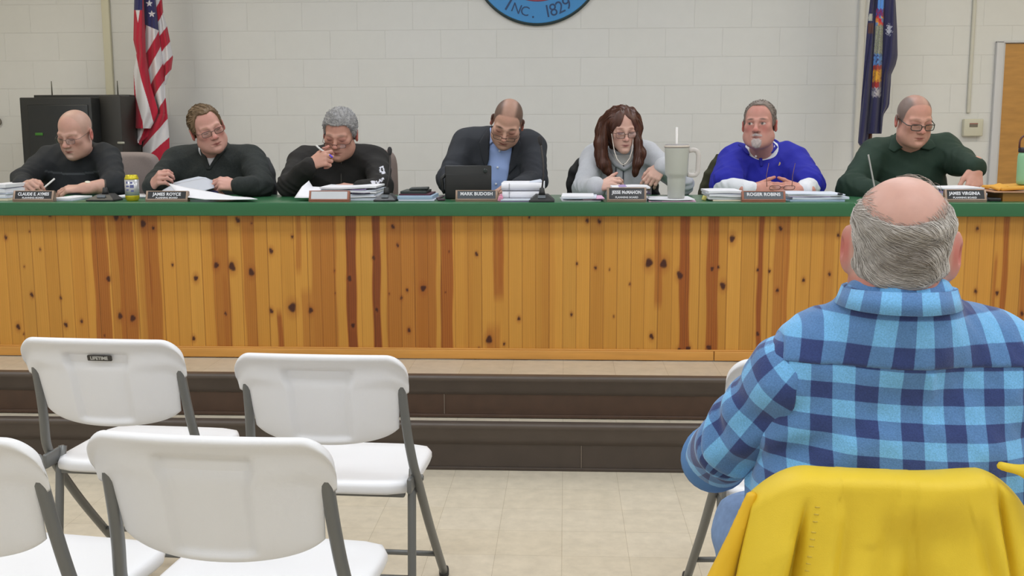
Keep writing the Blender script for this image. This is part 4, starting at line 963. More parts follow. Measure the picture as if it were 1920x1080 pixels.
# ------------------------------------------------------------------ man in royal blue polo
S = dict(head=(1424,234,5.42,-20,-2,-1,.955), w=1.03, fat=.75, nose=1.15, jaw=1.06, shA=(1376,303,5.57), shB=(1486,301,5.57), elA=(1360,352,5.34), wrA=(1408,356,5.19), elB=(1517,350,5.34), wrB=(1508,357,5.19),
  big=1.22, aw=1.08, nx=0, neck=1.06, skin=(204,150,136), red=(190,98,94), flush=1.4, brow=(96,74,64), brow_s=.75, open_eyes=True, gaze=-.004, beard=[((190,172,168),.6,'goatee')], lip=(150,90,88), handc=(198,140,124),
  handA=dict(fd=(.94,-.22,.10), pn=(-.10,-.78,.62), thumb=-1, curls=((28,40,22),(32,44,24),(38,46,26),(42,48,28)), tcurl=(0,10)),
  handB=dict(fd=(-.94,-.22,.10), pn=(.10,-.78,.62), thumb=1, curls=((28,40,22),(32,44,24),(38,46,26),(42,48,28)), tcurl=(0,10)))
I = person('polo', 'man with a grey goatee in a royal blue polo over white long sleeves', S)

m_po = mat('royal_blue_pique', (26,30,156), .85, bump=.0005, bscale=600)
garment(I, 'undershirt', mat('white_waffle', (218,220,226), .9, bump=.001, bscale=260), .010, .95, .93, 62, .006, 34, extra=tee(I,.055), neck_r=.056, neck_dz=.012, h=.0055)
garment(I, 'polo_shirt', m_po, .020, -.12, -.10, 61, .010, 26, carve=[prism([(1402,266),(1447,266),(1443,280),(1427,300),(1414,288)],5.46,5.2,5.58)], neck_r=.078, flare=.008)
mc = mat('blue_collar_rib', (24,27,140), .85)
stand_collar(I, 'collar_stand', mc, .104,.100,-.03,.026,.084,carve=[prism([(1398,240),(1450,240),(1447,278),(1427,304),(1404,282)],5.44,5.0,5.54)],tilt=.25)
for q in ([(1398,262),(1388,272),(1400,288),(1416,294),(1404,280)],[(1449,258),(1462,276),(1450,288),(1436,286),(1446,276)]): patch(I, 'collar', mc, q, .020, .010)
patch(I, 'placket', mc, [(1424,296),(1430,296),(1430,312),(1425,312)], .020, .004)
patch(I, 'undershirt', mat('white_cotton', (206,206,208), .9), [(1410,284),(1446,268),(1441,286),(1428,302)], .009, .004)
buttons(I, [front_of(I,1417,293,infl=.022)+[0,-.008,0]], .0055, mat('button_white',(226,226,230),.3))
lp = front_of(I,1461,311,infl=.022); mb = MB(); mb.box(lp+[0,-.003,.006],(.0035,.0015,.009),rotm(0,.3,0),.001); mb.ball(lp+[.002,-.003,.016],(.003,.002,.003)); mb.box(lp+[.003,-.003,-.006],(.002,.0015,.007),rotm(0,-.4,0),.001); mb.obj('chest_emblem', mat('emblem_thread',(206,180,120),.7), I['root'])['label'] = 'tiny gold embroidered emblem'
h = hair_cap(I, mat('hair_grey_brown', (120,108,100), .65), .007, [.118,.108,.092,.040,-.012,.022,-.03,-.055], recess=.016, seed=8, amp=.002)
strands(I['root'], h, 700, lambda p,N,g: np.tile(I['R']@np.array([0,.8,-.4]),(len(p),1)), .022, .0011, greys((84,76,70),(166,156,150)), mname='grey_brown_strands')
goat = [('u', ell((0,-.080,-.094),(.027,.018,.029)), 0), ('u', rc((-.025,-.078,-.060),(0,-.0935,-.0545),.0064,.0074), .006), ('u', rc((.025,-.078,-.060),(0,-.0935,-.0545),.0064,.0074), .006), ('u', rc((-.026,-.076,-.062),(-.020,-.074,-.088),.006,.007), .008), ('u', rc((.026,-.076,-.062),(.020,-.074,-.088),.006,.007), .008), ('s', ell((0,-.095,-.0685),(.019,.014,.0065)), .003)]
K6 = [(RNG.normal()*300, RNG.normal()*200, RNG.normal()*120, RNG.random()*6, .0005) for _ in range(5)]; goat.append(('d', lambda p: wav(p,K6), 0))
solid('beard', [('u', head_group(goat,I['hc'],I['R'],I['hs']), 0)], I['hc']-.16, I['hc']+.12, .0026, mat('beard_grey',(184,170,168),.8,var=.12,vscale=200), I['root'], margin=.02)['label'] = 'trimmed grey goatee'
watch(I,'B',.016,('dark_strap',(48,36,36),.5),('dark_face',(24,24,26),.2),.022)
# the spectacles he holds between his fingers, temples up
tA, tB = I['tips']['A'], I['tips']['B']
e = empty('eyeglasses', PY(1466,352,5.13)); tag(e, 'folded-open brown eyeglasses held upright in the hands of the man in the blue polo', 'eyeglasses')
mr = mat('tortoise_rim', (96,62,52), .3); mb = MB(); cc = {}
for s, cx in ((-1,1453),(1,1480)):
    ce = PY(cx,352,5.125); pts = []
    for k in range(24):
        a = 2*math.pi*k/24; ca, sa = math.cos(a), math.sin(a); n = (abs(ca)**4+abs(sa)**4)**-.25; pts.append(ce+np.array([ca*n*.025,-sa*n*.012,sa*n*.010]))
    mb.tube(pts, .0016, 6, closed=True); cc[s] = pts
mb.tube([PY(1463,351,5.12),PY(1466.5,350,5.118),PY(1470,351,5.12)], .0018, 6); mb.obj('frame', mr, e)
for s, x0, x1 in ((-1,1440,1441.5),(1,1487,1491)):
    P0 = PY(x0-2,350,5.13); mid_ = PY(x0-3 if s < 0 else x0-1,330,5.17); P1 = PY(x1,306,5.21); MB().tube([P0,mid_,P1], [.0017,.0016,.0015], 6).obj('temple', mr, e)
    Q = np.array(cc[s]); k = MB(); k.add(list(Q)+[Q.mean(0)], [(i,(i+1)%24,24) for i in range(24)]); k.obj('lens', m_lens, e)
# ------------------------------------------------------------------ man in dark green shirt
S = dict(head=(1714,226,5.42,9,15,0,1.0), w=1.05, fat=.6, nose=1.05, shA=(1640,292,5.57), shB=(1772,283,5.57), elA=(1596,352,5.38), wrA=(1650,364,5.20), elB=(1798,302,5.45), wrB=(1830,315,5.24),
  big=1.18, aw=1.2, nx=.0, neck=1.15, lean=-.03, skin=(210,158,140), red=(196,106,96), brow=(120,92,78), brow_s=.4, scalp=((104,97,93),.85,(.100,.092,.080,.02,-.02,.02,-.03,-.06),.026,.42),
  handA=dict(fd=(.8,-.5,0), pn=(0,-.2,1), thumb=-1, curls=((30,40,20),)*4), handB=dict(fd=(-.16,-.40,-.85), pn=(.15,-.85,.55), thumb=1, curls=((8,12,8),(12,16,8),(14,18,10),(18,20,10)), tcurl=(15,5), spread=(12,3,-3,-8), s=1.05))
I = person('green', 'man with cropped hair and dark glasses in a dark green shirt', S)
garment(I, 'shirt', mat('forest_green_cotton', (29,51,39), .85, var=.05, vscale=90), .018, .96, .88, 71, .011, 26, carve=[prism([(1690,270),(1738,270),(1728,276),(1712,288),(1702,280)],5.45,5.2,5.58)], neck_r=.072, flare=.008, vec=None)
mc = mat('green_collar', (33,56,44), .85)
stand_collar(I, 'collar_band', mc, .104,.096,-.03,.040,.080,carve=[prism([(1692,235),(1742,235),(1738,270),(1714,292),(1700,278)],5.44,5.0,5.54)],tilt=.3)
for q in ([(1688,252),(1676,262),(1668,280),(1678,286),(1702,272),(1694,258)], [(1738,258),(1752,262),(1758,276),(1744,282),(1726,278)]): patch(I, 'collar', mc, q, .018, .011)
garment(I, 'undershirt', mat('white_cotton', (206,206,208), .9), .004, arms=False, seed=73, extra=tee(I), fold=.002, neck_r=.058, neck_dz=-.012, h=.006)
buttons(I, [front_of(I,1748,308,infl=.018)+[0,-.003,0]], .006, mat('button_green',(70,92,78),.4))
spectacles(I['root'], I['hc'], I['R'], I['hs'], ('thick_dark_rim',(34,38,34),.0), r=.0021, w=.050, h=.029, dz=-.009, dy=-.004)
# ================================================================== THE MAN IN PLAID, seen from behind
def front_man():
    hc = PY(1688,466,1.80); R = head_rot(164,6,-2); hs = .97; w = 1.05
    S = dict(w=w, skin=(208,162,148), red=(190,110,104), scalp=None)
    pel = np.array([hc[0]+.02,1.85,.53]); root = empty('person', (pel[0],pel[1],0))
    tag(root, 'balding grey-haired man in a blue plaid flannel shirt, seen from behind in the foreground', 'person')
    shA, shB = PY(1474,714,1.83), PY(1930,714,1.83); mid = (shA+shB)/2; half = (shB[0]-shA[0])/2
    nb = np.array([hc[0]+.004,1.79,mid[2]+.095]); ny = hc+R@(np.array([0,.03,-.06])*hs)
    ch = mid+[0,-.01,-.14]; be = np.array([mid[0],1.85,.72])
    arms = {'A':(shA,PY(1382,824,1.90),PY(1338,862,2.10)),'B':(shB,PY(2045,850,1.90),PY(2010,880,2.14))}
    def torso(i): return [('u', ell(ch,(half*1.02+i,.130+i,.21+i)), 0), ('u', ell(be,(half*1.26+i,.155+i,.25+i)), .12), ('u', ell(pel+[0,.0,.03],(half*.92+i,.15+i,.15+i)), .08),
        ('u', rc(shA+[.022,0,0.008],shB-[.022,0,-.008],.066+i), .08), ('u', rc(nb,shA*.62+nb*.38+[0,0,.022],.062+i,.058+i), .06), ('u', rc(nb,shB*.62+nb*.38+[0,0,.022],.062+i,.058+i), .06)]
    def arm(k, i, up=1.0, fl=0):
        sh, el, wr = arms[k]; e = el+(wr-el)*up; return [('u', rc(sh,el,.055+i,.046+i), .06), ('u', rc(el,e,.047+i,.040+i+fl), .02)]
    skin = torso(-.014)+arm('A',-.006)+arm('B',-.006)+[('u', rc(nb-[0,0,.06],ny,.070,.068), .03)]
    for k, th in (('A',1),('B',-1)):
        f, tp = hand_ops(arms[k][2]+np.array([0,.02,0]), fd=(.5 if k == 'A' else -.5,.8,-.1), pn=(0,.1,1), thumb=th, curls=((25,35,20),)*4); skin.append(('u', f, .012))
    skin.append(('u', head_group(head_ops(w,.6,1.1,1.0,1.30),hc,R,hs), .022))
    loc = to_local(hc,R,hs)
    def scol(V):
        q = loc(V.astype(F32)).astype(float); C = face_colour(q,S); far = vlen(q) > .21; C[far] = lin((198,132,116))
        nk = (q[:,2] < -.045)&(q[:,1] > 0)&~far; k = smooth01((-.04-q[:,2])/.02)[:,None]*(q[:,1] > 0)[:,None]; return C*(1-k*.6)+lin((192,112,98))*k*.6
    lo = np.array([arms['A'][1][0]-.14,1.50,.38]); hi = np.array([arms['B'][1][0]+.14,2.36,hc[2]+.16])
    solid('body', skin, lo, hi, .0042, m_skin, root, col=scol)
    # plaid flannel: the weave follows the back, the yoke and each sleeve
    per = .069
    m = bpy.data.materials.new('blue_plaid_flannel'); m.use_nodes = True; n = m.node_tree.nodes; L = m.node_tree.links; b = n['Principled BSDF']
    b.inputs['Roughness'].default_value = .95; b.inputs['Sheen Weight'].default_value = .25; b.inputs['Specular IOR Level'].default_value = .2
    at = n.new('ShaderNodeAttribute'); at.attribute_name = 'PL'; sp = n.new('ShaderNodeSeparateXYZ'); L.new(at.outputs['Vector'], sp.inputs[0])
    def M2(op, a, c=None):
        k = n.new('ShaderNodeMath'); k.operation = op
        for i, v in enumerate((a,c)):
            if v is None: continue
            if isinstance(v,(int,float)): k.inputs[i].default_value = v
            else: L.new(v, k.inputs[i])
        return k.outputs[0]
    def band(s):
        fr = M2('FRACT', M2('DIVIDE', s, per)); tri = M2('ABSOLUTE', M2('SUBTRACT', fr, .5))
        k = n.new('ShaderNodeMapRange'); k.inputs[1].default_value = .24; k.inputs[2].default_value = .26; L.new(tri, k.inputs[0]); return k.outputs[0]
    bu, bv = band(sp.outputs[0]), band(sp.outputs[1])
    tc = n.new('ShaderNodeTexCoord'); wv = n.new('ShaderNodeTexNoise'); wv.inputs['Scale'].default_value = 420; L.new(tc.outputs['Object'], wv.inputs['Vector'])
    sm = M2('MULTIPLY', M2('ADD', bu, bv), .5)
    rmp = n.new('ShaderNodeValToRGB'); rmp.color_ramp.elements[0].color = tuple(lin((116,178,226)))+(1,); rmp.color_ramp.elements[1].color = tuple(lin((54,68,118)))+(1,)
    e = rmp.color_ramp.elements.new(.5); e.color = tuple(lin((88,128,178)))+(1,); L.new(sm, rmp.inputs[0])
    mr = n.new('ShaderNodeMapRange'); mr.inputs[1].default_value = .3; mr.inputs[2].default_value = .7; mr.inputs[3].default_value = .86; mr.inputs[4].default_value = 1.14; L.new(wv.outputs['Fac'], mr.inputs[0])
    sc = n.new('ShaderNodeVectorMath'); sc.operation = 'SCALE'; L.new(rmp.outputs[0], sc.inputs[0]); L.new(mr.outputs[0], sc.inputs['Scale']); L.new(sc.outputs[0], b.inputs['Base Color'])
    bp = n.new('ShaderNodeBump'); bp.inputs['Distance'].default_value = .0006; L.new(wv.outputs['Fac'], bp.inputs['Height']); L.new(bp.outputs[0], b.inputs['Normal'])
    zy = PY(1690,714,1.64)[2]
    def pl_back(V):
        u = np.zeros((len(V),3)); x = V[:,0]-hc[0]; u[:,0] = x+.9*x**3; u[:,1] = (V[:,2]-zy+.0414)*1.25+.004*np.sin(x*9); return u
    def pl_yoke(V):
        u = pl_back(V); x = V[:,0]-hc[0]; u[:,1] = (V[:,2]-zy-.020)*.80; u[:,0] += .021+.25*(V[:,2]-zy)*x/(.05+np.abs(x)); return u
    def pl_sleeve(k):
        def f(V):
            sh, el, wr = arms[k]; a1 = unit(el-sh); L1 = np.linalg.norm(el-sh); a2 = unit(wr-el); q = V-sh; s1 = q@a1; s2 = (V-el)@a2; u = np.zeros((len(V),3))
            s = np.where(s1 < L1, s1, L1+np.maximum(s2,0)); ref = unit(np.cross(a1,[0,1.,0])); r2 = np.cross(a1,ref); ang = np.arctan2(q@r2, q@ref); u[:,0] = ang*.072+.02; u[:,1] = s*.95+.02; return u
        return f
    ops = torso(.010)+[('u', rc(nb-[0,0,.06],nb+unit(ny-nb)*.05,.088,.080), .04)]
    ops.append(('d', folds(81,.010,16), 0)); ops.append(('d', folds(82,.003,48), 0))
    def creases(k):
        sh, el, wr = arms[k]; sg = -1 if k == 'A' else 1; ax = unit(el-sh).astype(F32); e0 = np.array(el,F32); ap = np.array(sh+[-sg*.035,-.02,-.115],F32)
        def crease(p):
            q = p-e0; d1 = .008*np.exp(-(vlen(q)/.12)**2)*np.cos((q@ax)*80+2.5*np.sin(q[:,1]*22)+2*np.sin(q[:,2]*19)); v = p-ap
            d2 = .010*np.exp(-(vlen(v*np.array([.8,1,1.2],F32))/.10)**2)*np.cos((v[:,2]*.8+sg*v[:,0]*.55)*90+1)
            return (-d1-d2).astype(F32)
        return ('d', crease, 0)
    for k in 'AB': ops.append(creases(k))
    def pleat(p): return (-.005*np.exp(-((p[:,0]-hc[0]-.028)/.008)**2)*np.clip(1+(p[:,2]-zy)/.14,0,1)*(p[:,2] < zy)*(p[:,1] < 1.80)).astype(F32)
    ops.append(('d', pleat, 0))
    d = unit(ny-nb); hole = ('s', rc(nb+d*.115+[0,.012,0],ny+d*.16,.060,.08), .012)
    shirt = solid('flannel_shirt', ops+[hole,('i', lambda p: .47-p[:,2], .01)], lo, hi, .0048, m, root, vec=pl_back)
    yk = [('u', (lambda p, f=ops: sdf(f,p)-.0040), 0), ('i', lambda p: zy+.004*np.cos((p[:,0]-hc[0])*5)-p[:,2], .005)]+[('i', plane_cut(mid+[sg*(half+.026),0,0],(sg,0,.14)), .004) for sg in (-1,1)]+[hole]
    solid('yoke', yk, np.array([lo[0],lo[1],zy-.03]), hi, .0048, m, root, vec=pl_yoke)
    for k in 'AB':
        sh, el, wr = arms[k]; sg = -1 if k == 'A' else 1
        so = arm(k,.016,.80,.008)+[('u', ell(sh+[-sg*.020,0,.0],(.070,.074,.070)), .05),('d', folds(83,.008,22), 0),creases(k),('i', plane_cut(mid+[sg*(half-.004),0,0],(-sg,0,-.14)), .006)]
        P = np.array([sh,el,wr]); solid('sleeve', so, P.min(0)-.13, P.max(0)+.13, .0045, m, root, vec=pl_sleeve(k))
    # folded collar
    c = nb+d*.066; r0 = []; r1 = []; r2 = []; uv = []
    for a in np.linspace(-52,232,60):
        t = math.radians(a-180); ca, sa = math.cos(t), math.sin(t)
        p = c+np.array([.085*ca,.082*sa,0]); bk = max(0,-sa)
        r0.append(p*1.0+np.array([0,0,.010+.004*bk])); r1.append(c+np.array([.091*ca,.089*sa,.014+.004*bk])); r2.append(c+np.array([.101*ca,.098*sa,-.014-.004*bk])); uv.append(math.radians(a)*.105)
    k = len(r0); V = np.array(r0+r1+r2); Fc = [(j*k+i,j*k+i+1,(j+1)*k+i+1,(j+1)*k+i) for j in range(2) for i in range(k-1)]
    vec = np.zeros((len(V),3)); vec[:,0] = np.tile(np.array(uv)-uv[k//2]+.012,3)*1.0; vec[:,1] = .0735*.25+.002+np.repeat([0,.004,.03],k)*.3
    thicken(mesh_np('collar', V, Fc, m, root, vec=vec), .005, 1)
    # turned-back cuff of the near sleeve
    sh, el, wr = arms['A']; a2 = unit(wr-el); e = el+(wr-el)*.80; x1 = unit(np.cross(a2,[0,0,1.])); x2 = np.cross(x1,a2); g = []; uvs = []
    for s_, rr in ((-.05,.058),(-.02,.062),(.02,.066),(.05,.064)):
        g.append([e+a2*s_+(x1*math.cos(t)+x2*math.sin(t))*rr for t in np.linspace(0,2*math.pi,29)]); uvs.append([(math.pi+t*.066,s_+.03,0) for t in np.linspace(0,2*math.pi,29)])
    mb = MB().grid(g); thicken(mesh_np('cuff', mb.v, mb.f, mat('cuff_inside_blue',(84,130,186),.95), root), .004)
    # jeans, shoes
    tr = [('u', ell(pel+[0,.02,-.02],(half*.95,.16,.12)), 0)]
    for s in (-1,1):
        kn = pel+[s*.175,.40,.050]; ft = np.array([kn[0]+s*.02,kn[1]-.02,.10]); tr += [('u', rc(pel+[s*.12,.05,-.02],kn,.095,.075), .05), ('u', rc(kn,ft,.070,.060), .03)]
        sh_ = [('u', ell(ft+[0,.07,-.06],(.05,.14,.042)), 0), ('u', ell(ft+[0,0,-.035],(.045,.06,.06)), .03), ('i', lambda p: .002-p[:,2], 0)]
        solid('shoe', sh_, ft-[.07,.10,.11], ft+[.07,.24,.06], .011, mat('brown_shoe',(60,46,38),.5), root)
    tr.append(('i', lambda p: p[:,2]-.66, .01)); tr.append(('d', folds(91,.006,26), 0))
    solid('jeans', tr, pel-[.40,.24,.50], pel+[.40,.64,.16], .012, mat('faded_denim',(120,146,186),.9,var=.12,vscale=60), root)
    # fringe of grey hair round a bald crown
    def cut(q):
        x, y, z = q[:,0], q[:,1], q[:,2]; zl = np.interp(y, [-.105,-.07,-.045,-.030,-.012,.020,.036,.11], [.3,.3,.10,.02,-.005,.028,-.040,-.076])
        e = np.sqrt((x/.070)**2+((z-.100)/.066)**2); bald = (1-e)*.05; bald = np.where(y < -.02, .1, bald); return np.maximum((zl-z)*.75, bald)
    rr = np.random.default_rng(12); Kh = [(rr.normal()*60, rr.normal()*60, rr.normal()*190, rr.random()*6, .0011) for _ in range(7)]
    cap = [('u', ell((0,.016,.038),(.0735*w+.004,.1005,.0865)), 0), ('u', ell((0,.022,-.036),(.067*w+.005,.086,.068)), .03), ('d', lambda p: wav(p,Kh), 0), ('i', cut, .010)]
    h = solid('hair', [('u', head_group(cap,hc,R,hs,.24), 0)], hc-.2, hc+.2, .0034, mat('hair_fringe_grey', (158,150,142), .7, var=.16, vscale=1, stretch=(30,30,240)), root, margin=.03)
    def hdir(p, N, g):
        q = (p-hc)@R/hs; s = np.clip(q[:,0]/.06,-1,1); bk = np.clip((q[:,1]+.02)/.08,0,1)
        dd = np.stack([-.85-.3*s*(1-bk), .55*(1-bk)*1.0, -.22-.35*np.abs(s)-.25*np.sin(q[:,0]*40+q[:,2]*30)*.6],1); return dd@R.T
    def hcol(p, g):
        q = (p-hc)@R/hs; base = np.where(g.random(len(p)) < .55, 1, 0)[:,None]; t = g.random(len(p))[:,None]
        lo_ = np.exp(-((q[:,0]/.045)**2+((q[:,2]+.012)/.035)**2))[:,None]*.75
        C = lin((168,160,153))*(1-t)+lin((222,216,210))*t; return C*(1-lo_)+lin((112,100,88))*lo_
    strands(root, h, 4200, hdir, .046, .00055, hcol, lift=.0016, seed=14, steps=7, wave=.14, mname='fringe_strands')
    body = [c_ for c_ in root.children if c_.name.startswith('body')][0]
    def kp(co, no):
        q = (co-hc)@R/hs; e = np.sqrt((q[:,0]/.070)**2+((q[:,2]-.100)/.066)**2); return (e < 1.02)&(e > .45)&(q[:,1] > -.06)&(q[:,2] > .02)&(vlen(q) < .2)
    def ke(co, no):
        q = (co-hc)@R/hs; e = np.sqrt((q[:,0]/.070)**2+((q[:,2]-.100)/.066)**2); return (e < 1.12)&(e > .86)&(q[:,1] > -.02)&(q[:,2] > .0)&(vlen(q) < .2)
    strands(root, body, 420, hdir, .016, .0004, greys((176,158,148),(214,204,198)), lift=.0016, seed=17, steps=6, wave=.2, mname='fringe_strands', keep=ke)
    def kt(co, no):
        q = (co-hc)@R/hs; return (np.abs(q[:,0]+.01) < .035)&(q[:,2] > .10)&(q[:,1] < .0)&(q[:,1] > -.06)
    strands(root, body, 30, lambda p,N,g: np.tile(R@np.array([-.6,.5,.3]),(len(p),1)), .045, .0004, greys((120,110,100),(200,190,180)), lift=.006, seed=16, steps=7, wave=.1, mname='fringe_strands', keep=kt)
    return dict(mid=mid, half=half, hc=hc)
FM = front_man()
# ------------------------------------------------------------------ chair under him and the yellow jacket over its back
CH[5].scale = (.86,1.0,1.045)
jt = PY(1668,869,1.605); CHX = PY(1684,900,1.62)[0]
CH[5].location = (CHX, 1.992, 0); CH[5].rotation_euler.z = math.radians(1)
m_j = mat('yellow_shell', (228,196,52), .50, var=.02, vscale=30, spec=.35, bump=.0004, bscale=700)
def jacket():
    root = empty('jacket', (CHX,1.63,.55)); tag(root, 'bright yellow jacket draped over the chair back of the man in plaid', 'jacket')
    nu, nv = 150, 120; ztop = jt[2]-.034; P = []
    for i in range(nu+1):
        u = -1+2*i/nu; row = []
        for j in range(nv+1):
            v = j/nv
            if v < .16: t = v/.16; y = 1.70-.02*t; z = ztop-.16+.15*t
            elif v < .26: t = (v-.16)/.10; a = math.pi*t; y = 1.645+.036*math.cos(a); z = ztop-.010+.030*math.sin(a)*.6
            else: t = (v-.26)/.74; y = 1.609-.020*t-.010*t*t; z = ztop-.012-.52*t
            h = max(0,(v-.2)/.8); hw = .207+.105*h**.9; au = abs(u)
            drop = .058*max(0,(au-.60)/.40)**2*(1 if v > .1 else 0)
            x = CHX+u*hw; wrap = .050*au**3
            fold = (.0030+.026*h)*(math.sin(u*5.2+1.1+.6*h)*.6+math.sin(u*9.7+2.3*h+.5)*.28)*min(1,h*3)
            bow = -.028*math.exp(-((u-.18)/.30)**2)*math.exp(-((h-.62)/.34)**2)+.022*math.exp(-((u-.15)/.22)**2)*math.exp(-((h-.35)/.18)**2)
            diag = .011*math.sin((u*.8+h*1.3)*9+1.5)*min(1,h*2.5)*(1-.5*au)
            groove = .030*math.exp(-((u+.62+.03*h)/.034)**2)*min(1,max(0,(h-.10)/.15)) if u < -.3 else 0
            hump = -.014*math.exp(-((u+.50)/.06)**2)*min(1,h*3)*.6-.020*math.exp(-((u+.80)/.16)**2)*min(1,h*4)
            groove2 = .016*math.exp(-((u-.74-.02*h)/.03)**2)*min(1,max(0,(h-.03)/.1)); hump2 = -.018*math.exp(-((u-.88)/.10)**2)*min(1,h*4)
            row.append((x, y+wrap+fold+bow+diag+groove+hump+groove2+hump2, z-drop-.012*math.sin(u*3+.4)*h))
        P.append(row)
    P = np.array(P); uu = np.linspace(-1,1,nu+1)[:,None]; hh = np.clip((np.linspace(0,1,nv+1)-.26)/.74,0,1)[None,:]
    def ridge(u0,h0,u1,h1,amp,wd):    # a soft crease running from (u0,h0) to (u1,h1)
        du, dh = u1-u0, h1-h0; t = np.clip(((uu-u0)*du+(hh-h0)*dh)/(du*du+dh*dh),0,1); px_, ph_ = u0+du*t, h0+dh*t; side = (uu-px_)*dh-(hh-ph_)*du
        d_ = np.sqrt((uu-px_)**2+(hh-ph_)**2); return amp*np.sin(np.pi*np.clip(.12+t*.9,0,1))*(np.exp(-(d_/wd)**2)-.55*np.exp(-((d_-wd*1.6)/wd)**2)*(side > 0))
    dy = np.zeros((nu+1,nv+1))
    for a in ((-.05,.16,.52,.12,.010,.07),(-.06,.16,-.32,.9,.012,.07),(.10,.22,.02,1.0,.016,.09),(.56,.16,.86,.62,.011,.06),(.45,.40,.30,.78,.008,.05),(.30,.62,.62,.80,.007,.04),(-.42,.10,-.50,1.0,-.014,.05),(.66,.10,.72,.9,-.010,.05),(.18,.3,.34,1.0,.010,.08),(-.2,.45,-.12,1.0,-.008,.05),(-.72,.2,-.86,.9,-.007,.05),(.02,.50,.14,.46,.004,.03),(.0,.66,.12,.66,.004,.03)): dy += ridge(*a)
    P[:,:,1] += dy*1.25
    o = MB().grid(P).obj('shell', m_j, root); thicken(o, .004)
    # stitching beside the armhole seam
    b = MB()
    for k in range(34):
        j = int((.30+.0195*k)*nv); i = int((1-.565-.010*k/34)*.5*nu)
        if j < nv: p = np.array(P[i][j]); q = np.array(P[i+1][j]); b.tube([p+[0,-.0035,0], q+[.004,-.0035,0]], .0012, 5)
    b.obj('stitching', mat('yellow_thread', (206,180,70), .7), root)
    # far sleeve edge peeping out at the left and the collar lump at the right
    sl = [('u', rc((CHX-.215,1.672,ztop-.045),(CHX-.285,1.672,ztop-.26),.010,.030), 0), ('u', rc((CHX-.285,1.672,ztop-.26),(CHX-.31,1.67,ztop-.5),.030,.036), .03), ('d', folds(5,.006,30), 0)]
    solid('sleeve', sl, (CHX-.45,1.55,ztop-.58), (CHX-.12,1.78,ztop+.02), .006, mat('yellow_shell_sleeve',(226,180,40),.5,spec=.35), root)
    cp = PY(1932,895,1.60); cl = [('u', rc(cp+[-.026,.045,.004],cp+[.02,.02,-.002],.006,.012), 0), ('u', rc(cp+[.02,.02,-.002],cp+[.07,.03,-.02],.012,.018), .02), ('d', folds(6,.003,70), 0)]
    solid('hood', cl, cp-[.1,.08,.08], cp+[.14,.12,.08], .004, m_j, root)
jacket()
# ================================================================== THINGS ON THE DESK
def on(px, d):              # point on the counter, d metres behind its front edge
    p = PY(px, 372, YF+d); return np.array([p[0], YF+d, ZT])
m_pl_blk = mat('plate_black', (30,32,38), .25, spec=.6); m_pl_txt = mat('plate_lettering', (224,224,230), .5)
m_br = mat('bronze_holder', (150,128,112), .35, metal=.5); m_wdh = mat('wood_holder', (150,92,70), .45)
def nameplate(label, x0, x1, d, l1, l2, holder, h=.052, face=None, s1=.0205, lx=.5, tilt=22, rz=0, dx2=0):
    a, b = on(x0,d), on(x1,d); W = (b[0]-a[0]); c = (a+b)/2; root = empty('nameplate', (c[0],c[1],ZT), rz); tag(root, label, 'nameplate', None)
    t = math.radians(tilt); R = rotm(-t,0,0); up = R@np.array([0,0,1.]); nn = R@np.array([0,-1.,0])
    z0 = .004
    # wedge holder with raised ends
    mb = MB(); y1 = .030; yt = math.sin(t)*h; Hh = math.cos(t)*h
    pf = [(-.004,0.0005),(y1,.0005),(yt+.010,Hh+.004),(yt,Hh+.006),(-.004,.008)]
    v = [(s*W/2,y,z) for s in (-1,1) for y,z in pf]; n = len(pf)
    mb.add(v, [tuple(range(n)),tuple(range(2*n-1,n-1,-1))]+[(i,n+i,n+(i+1)%n,(i+1)%n) for i in range(n)], False)
    for s in (-1,1): mb.box(np.array([s*(W/2-.005),0,.006])+up*h/2+nn*.003, (.005,.0035,h/2), R, .002)
    mb.box(np.array([0,0,.006])+up*.003+nn*.003, (W/2,.0035,.003), R, .001); mb.box(np.array([0,0,.006])+up*(h-.002)+nn*.003, (W/2,.003,.002), R, .001)
    mb.obj('holder', holder, root, local=True)
    mb = MB().box(np.array([0,0,.006])+up*h/2+nn*.002, (W/2-.010,.0025,h/2-.004), R); pl = mb.obj('plate', face or m_pl_blk, root, local=True)
    Rt = R@rotm(math.pi/2,0,0)
    for tx, sz, fr, bd in ((l1,s1,.62,.0007),(l2,.0115,.24,.0003)):
        if not tx: continue
        v, f = text_mesh(tx, sz, .0005, bold=bd, spacing=1.05); w = np.ptp(v[:,0]); mx = W-.045
        if w > mx: v[:,0] *= mx/w
        v = v@Rt.T+np.array([(lx-.5)*W+dx2,0,.006])+up*h*fr+nn*.0052; MB().add(v, f, False).obj('lettering', m_pl_txt, pl, local=True)
    return root
nameplate('black nameplate with bronze ends in front of the bald man', 24, 100, .05, 'CLAUDE E. AYMES', 'PLANNING BOARD', m_br, h=.047)
nameplate('black nameplate partly covered by the big white sheet, second from the left end', 273, 352, .06, 'JAMES ROYCE', 'PLANNING BOARD', m_br, h=.045)
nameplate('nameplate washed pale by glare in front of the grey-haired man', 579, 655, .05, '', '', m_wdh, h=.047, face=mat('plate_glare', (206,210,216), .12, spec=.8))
nameplate('nameplate in a bronze holder in front of the tablet', 854, 933, .08, 'MARK BUDOSH', '', m_br, h=.046, tilt=12, face=mat('plate_slate', (62,68,76), .3))
nameplate('nameplate in front of the woman in the grey sweatshirt', 1138, 1212, .05, 'JESSE McMAHON', 'PLANNING BOARD', m_br, h=.060, tilt=14)
nameplate('nameplate in a wooden holder in front of the man in the blue polo', 1391, 1473, .05, 'ROGER ROBINS', '', m_wdh, h=.045, face=mat('plate_grey', (96,102,110), .14, spec=.8))
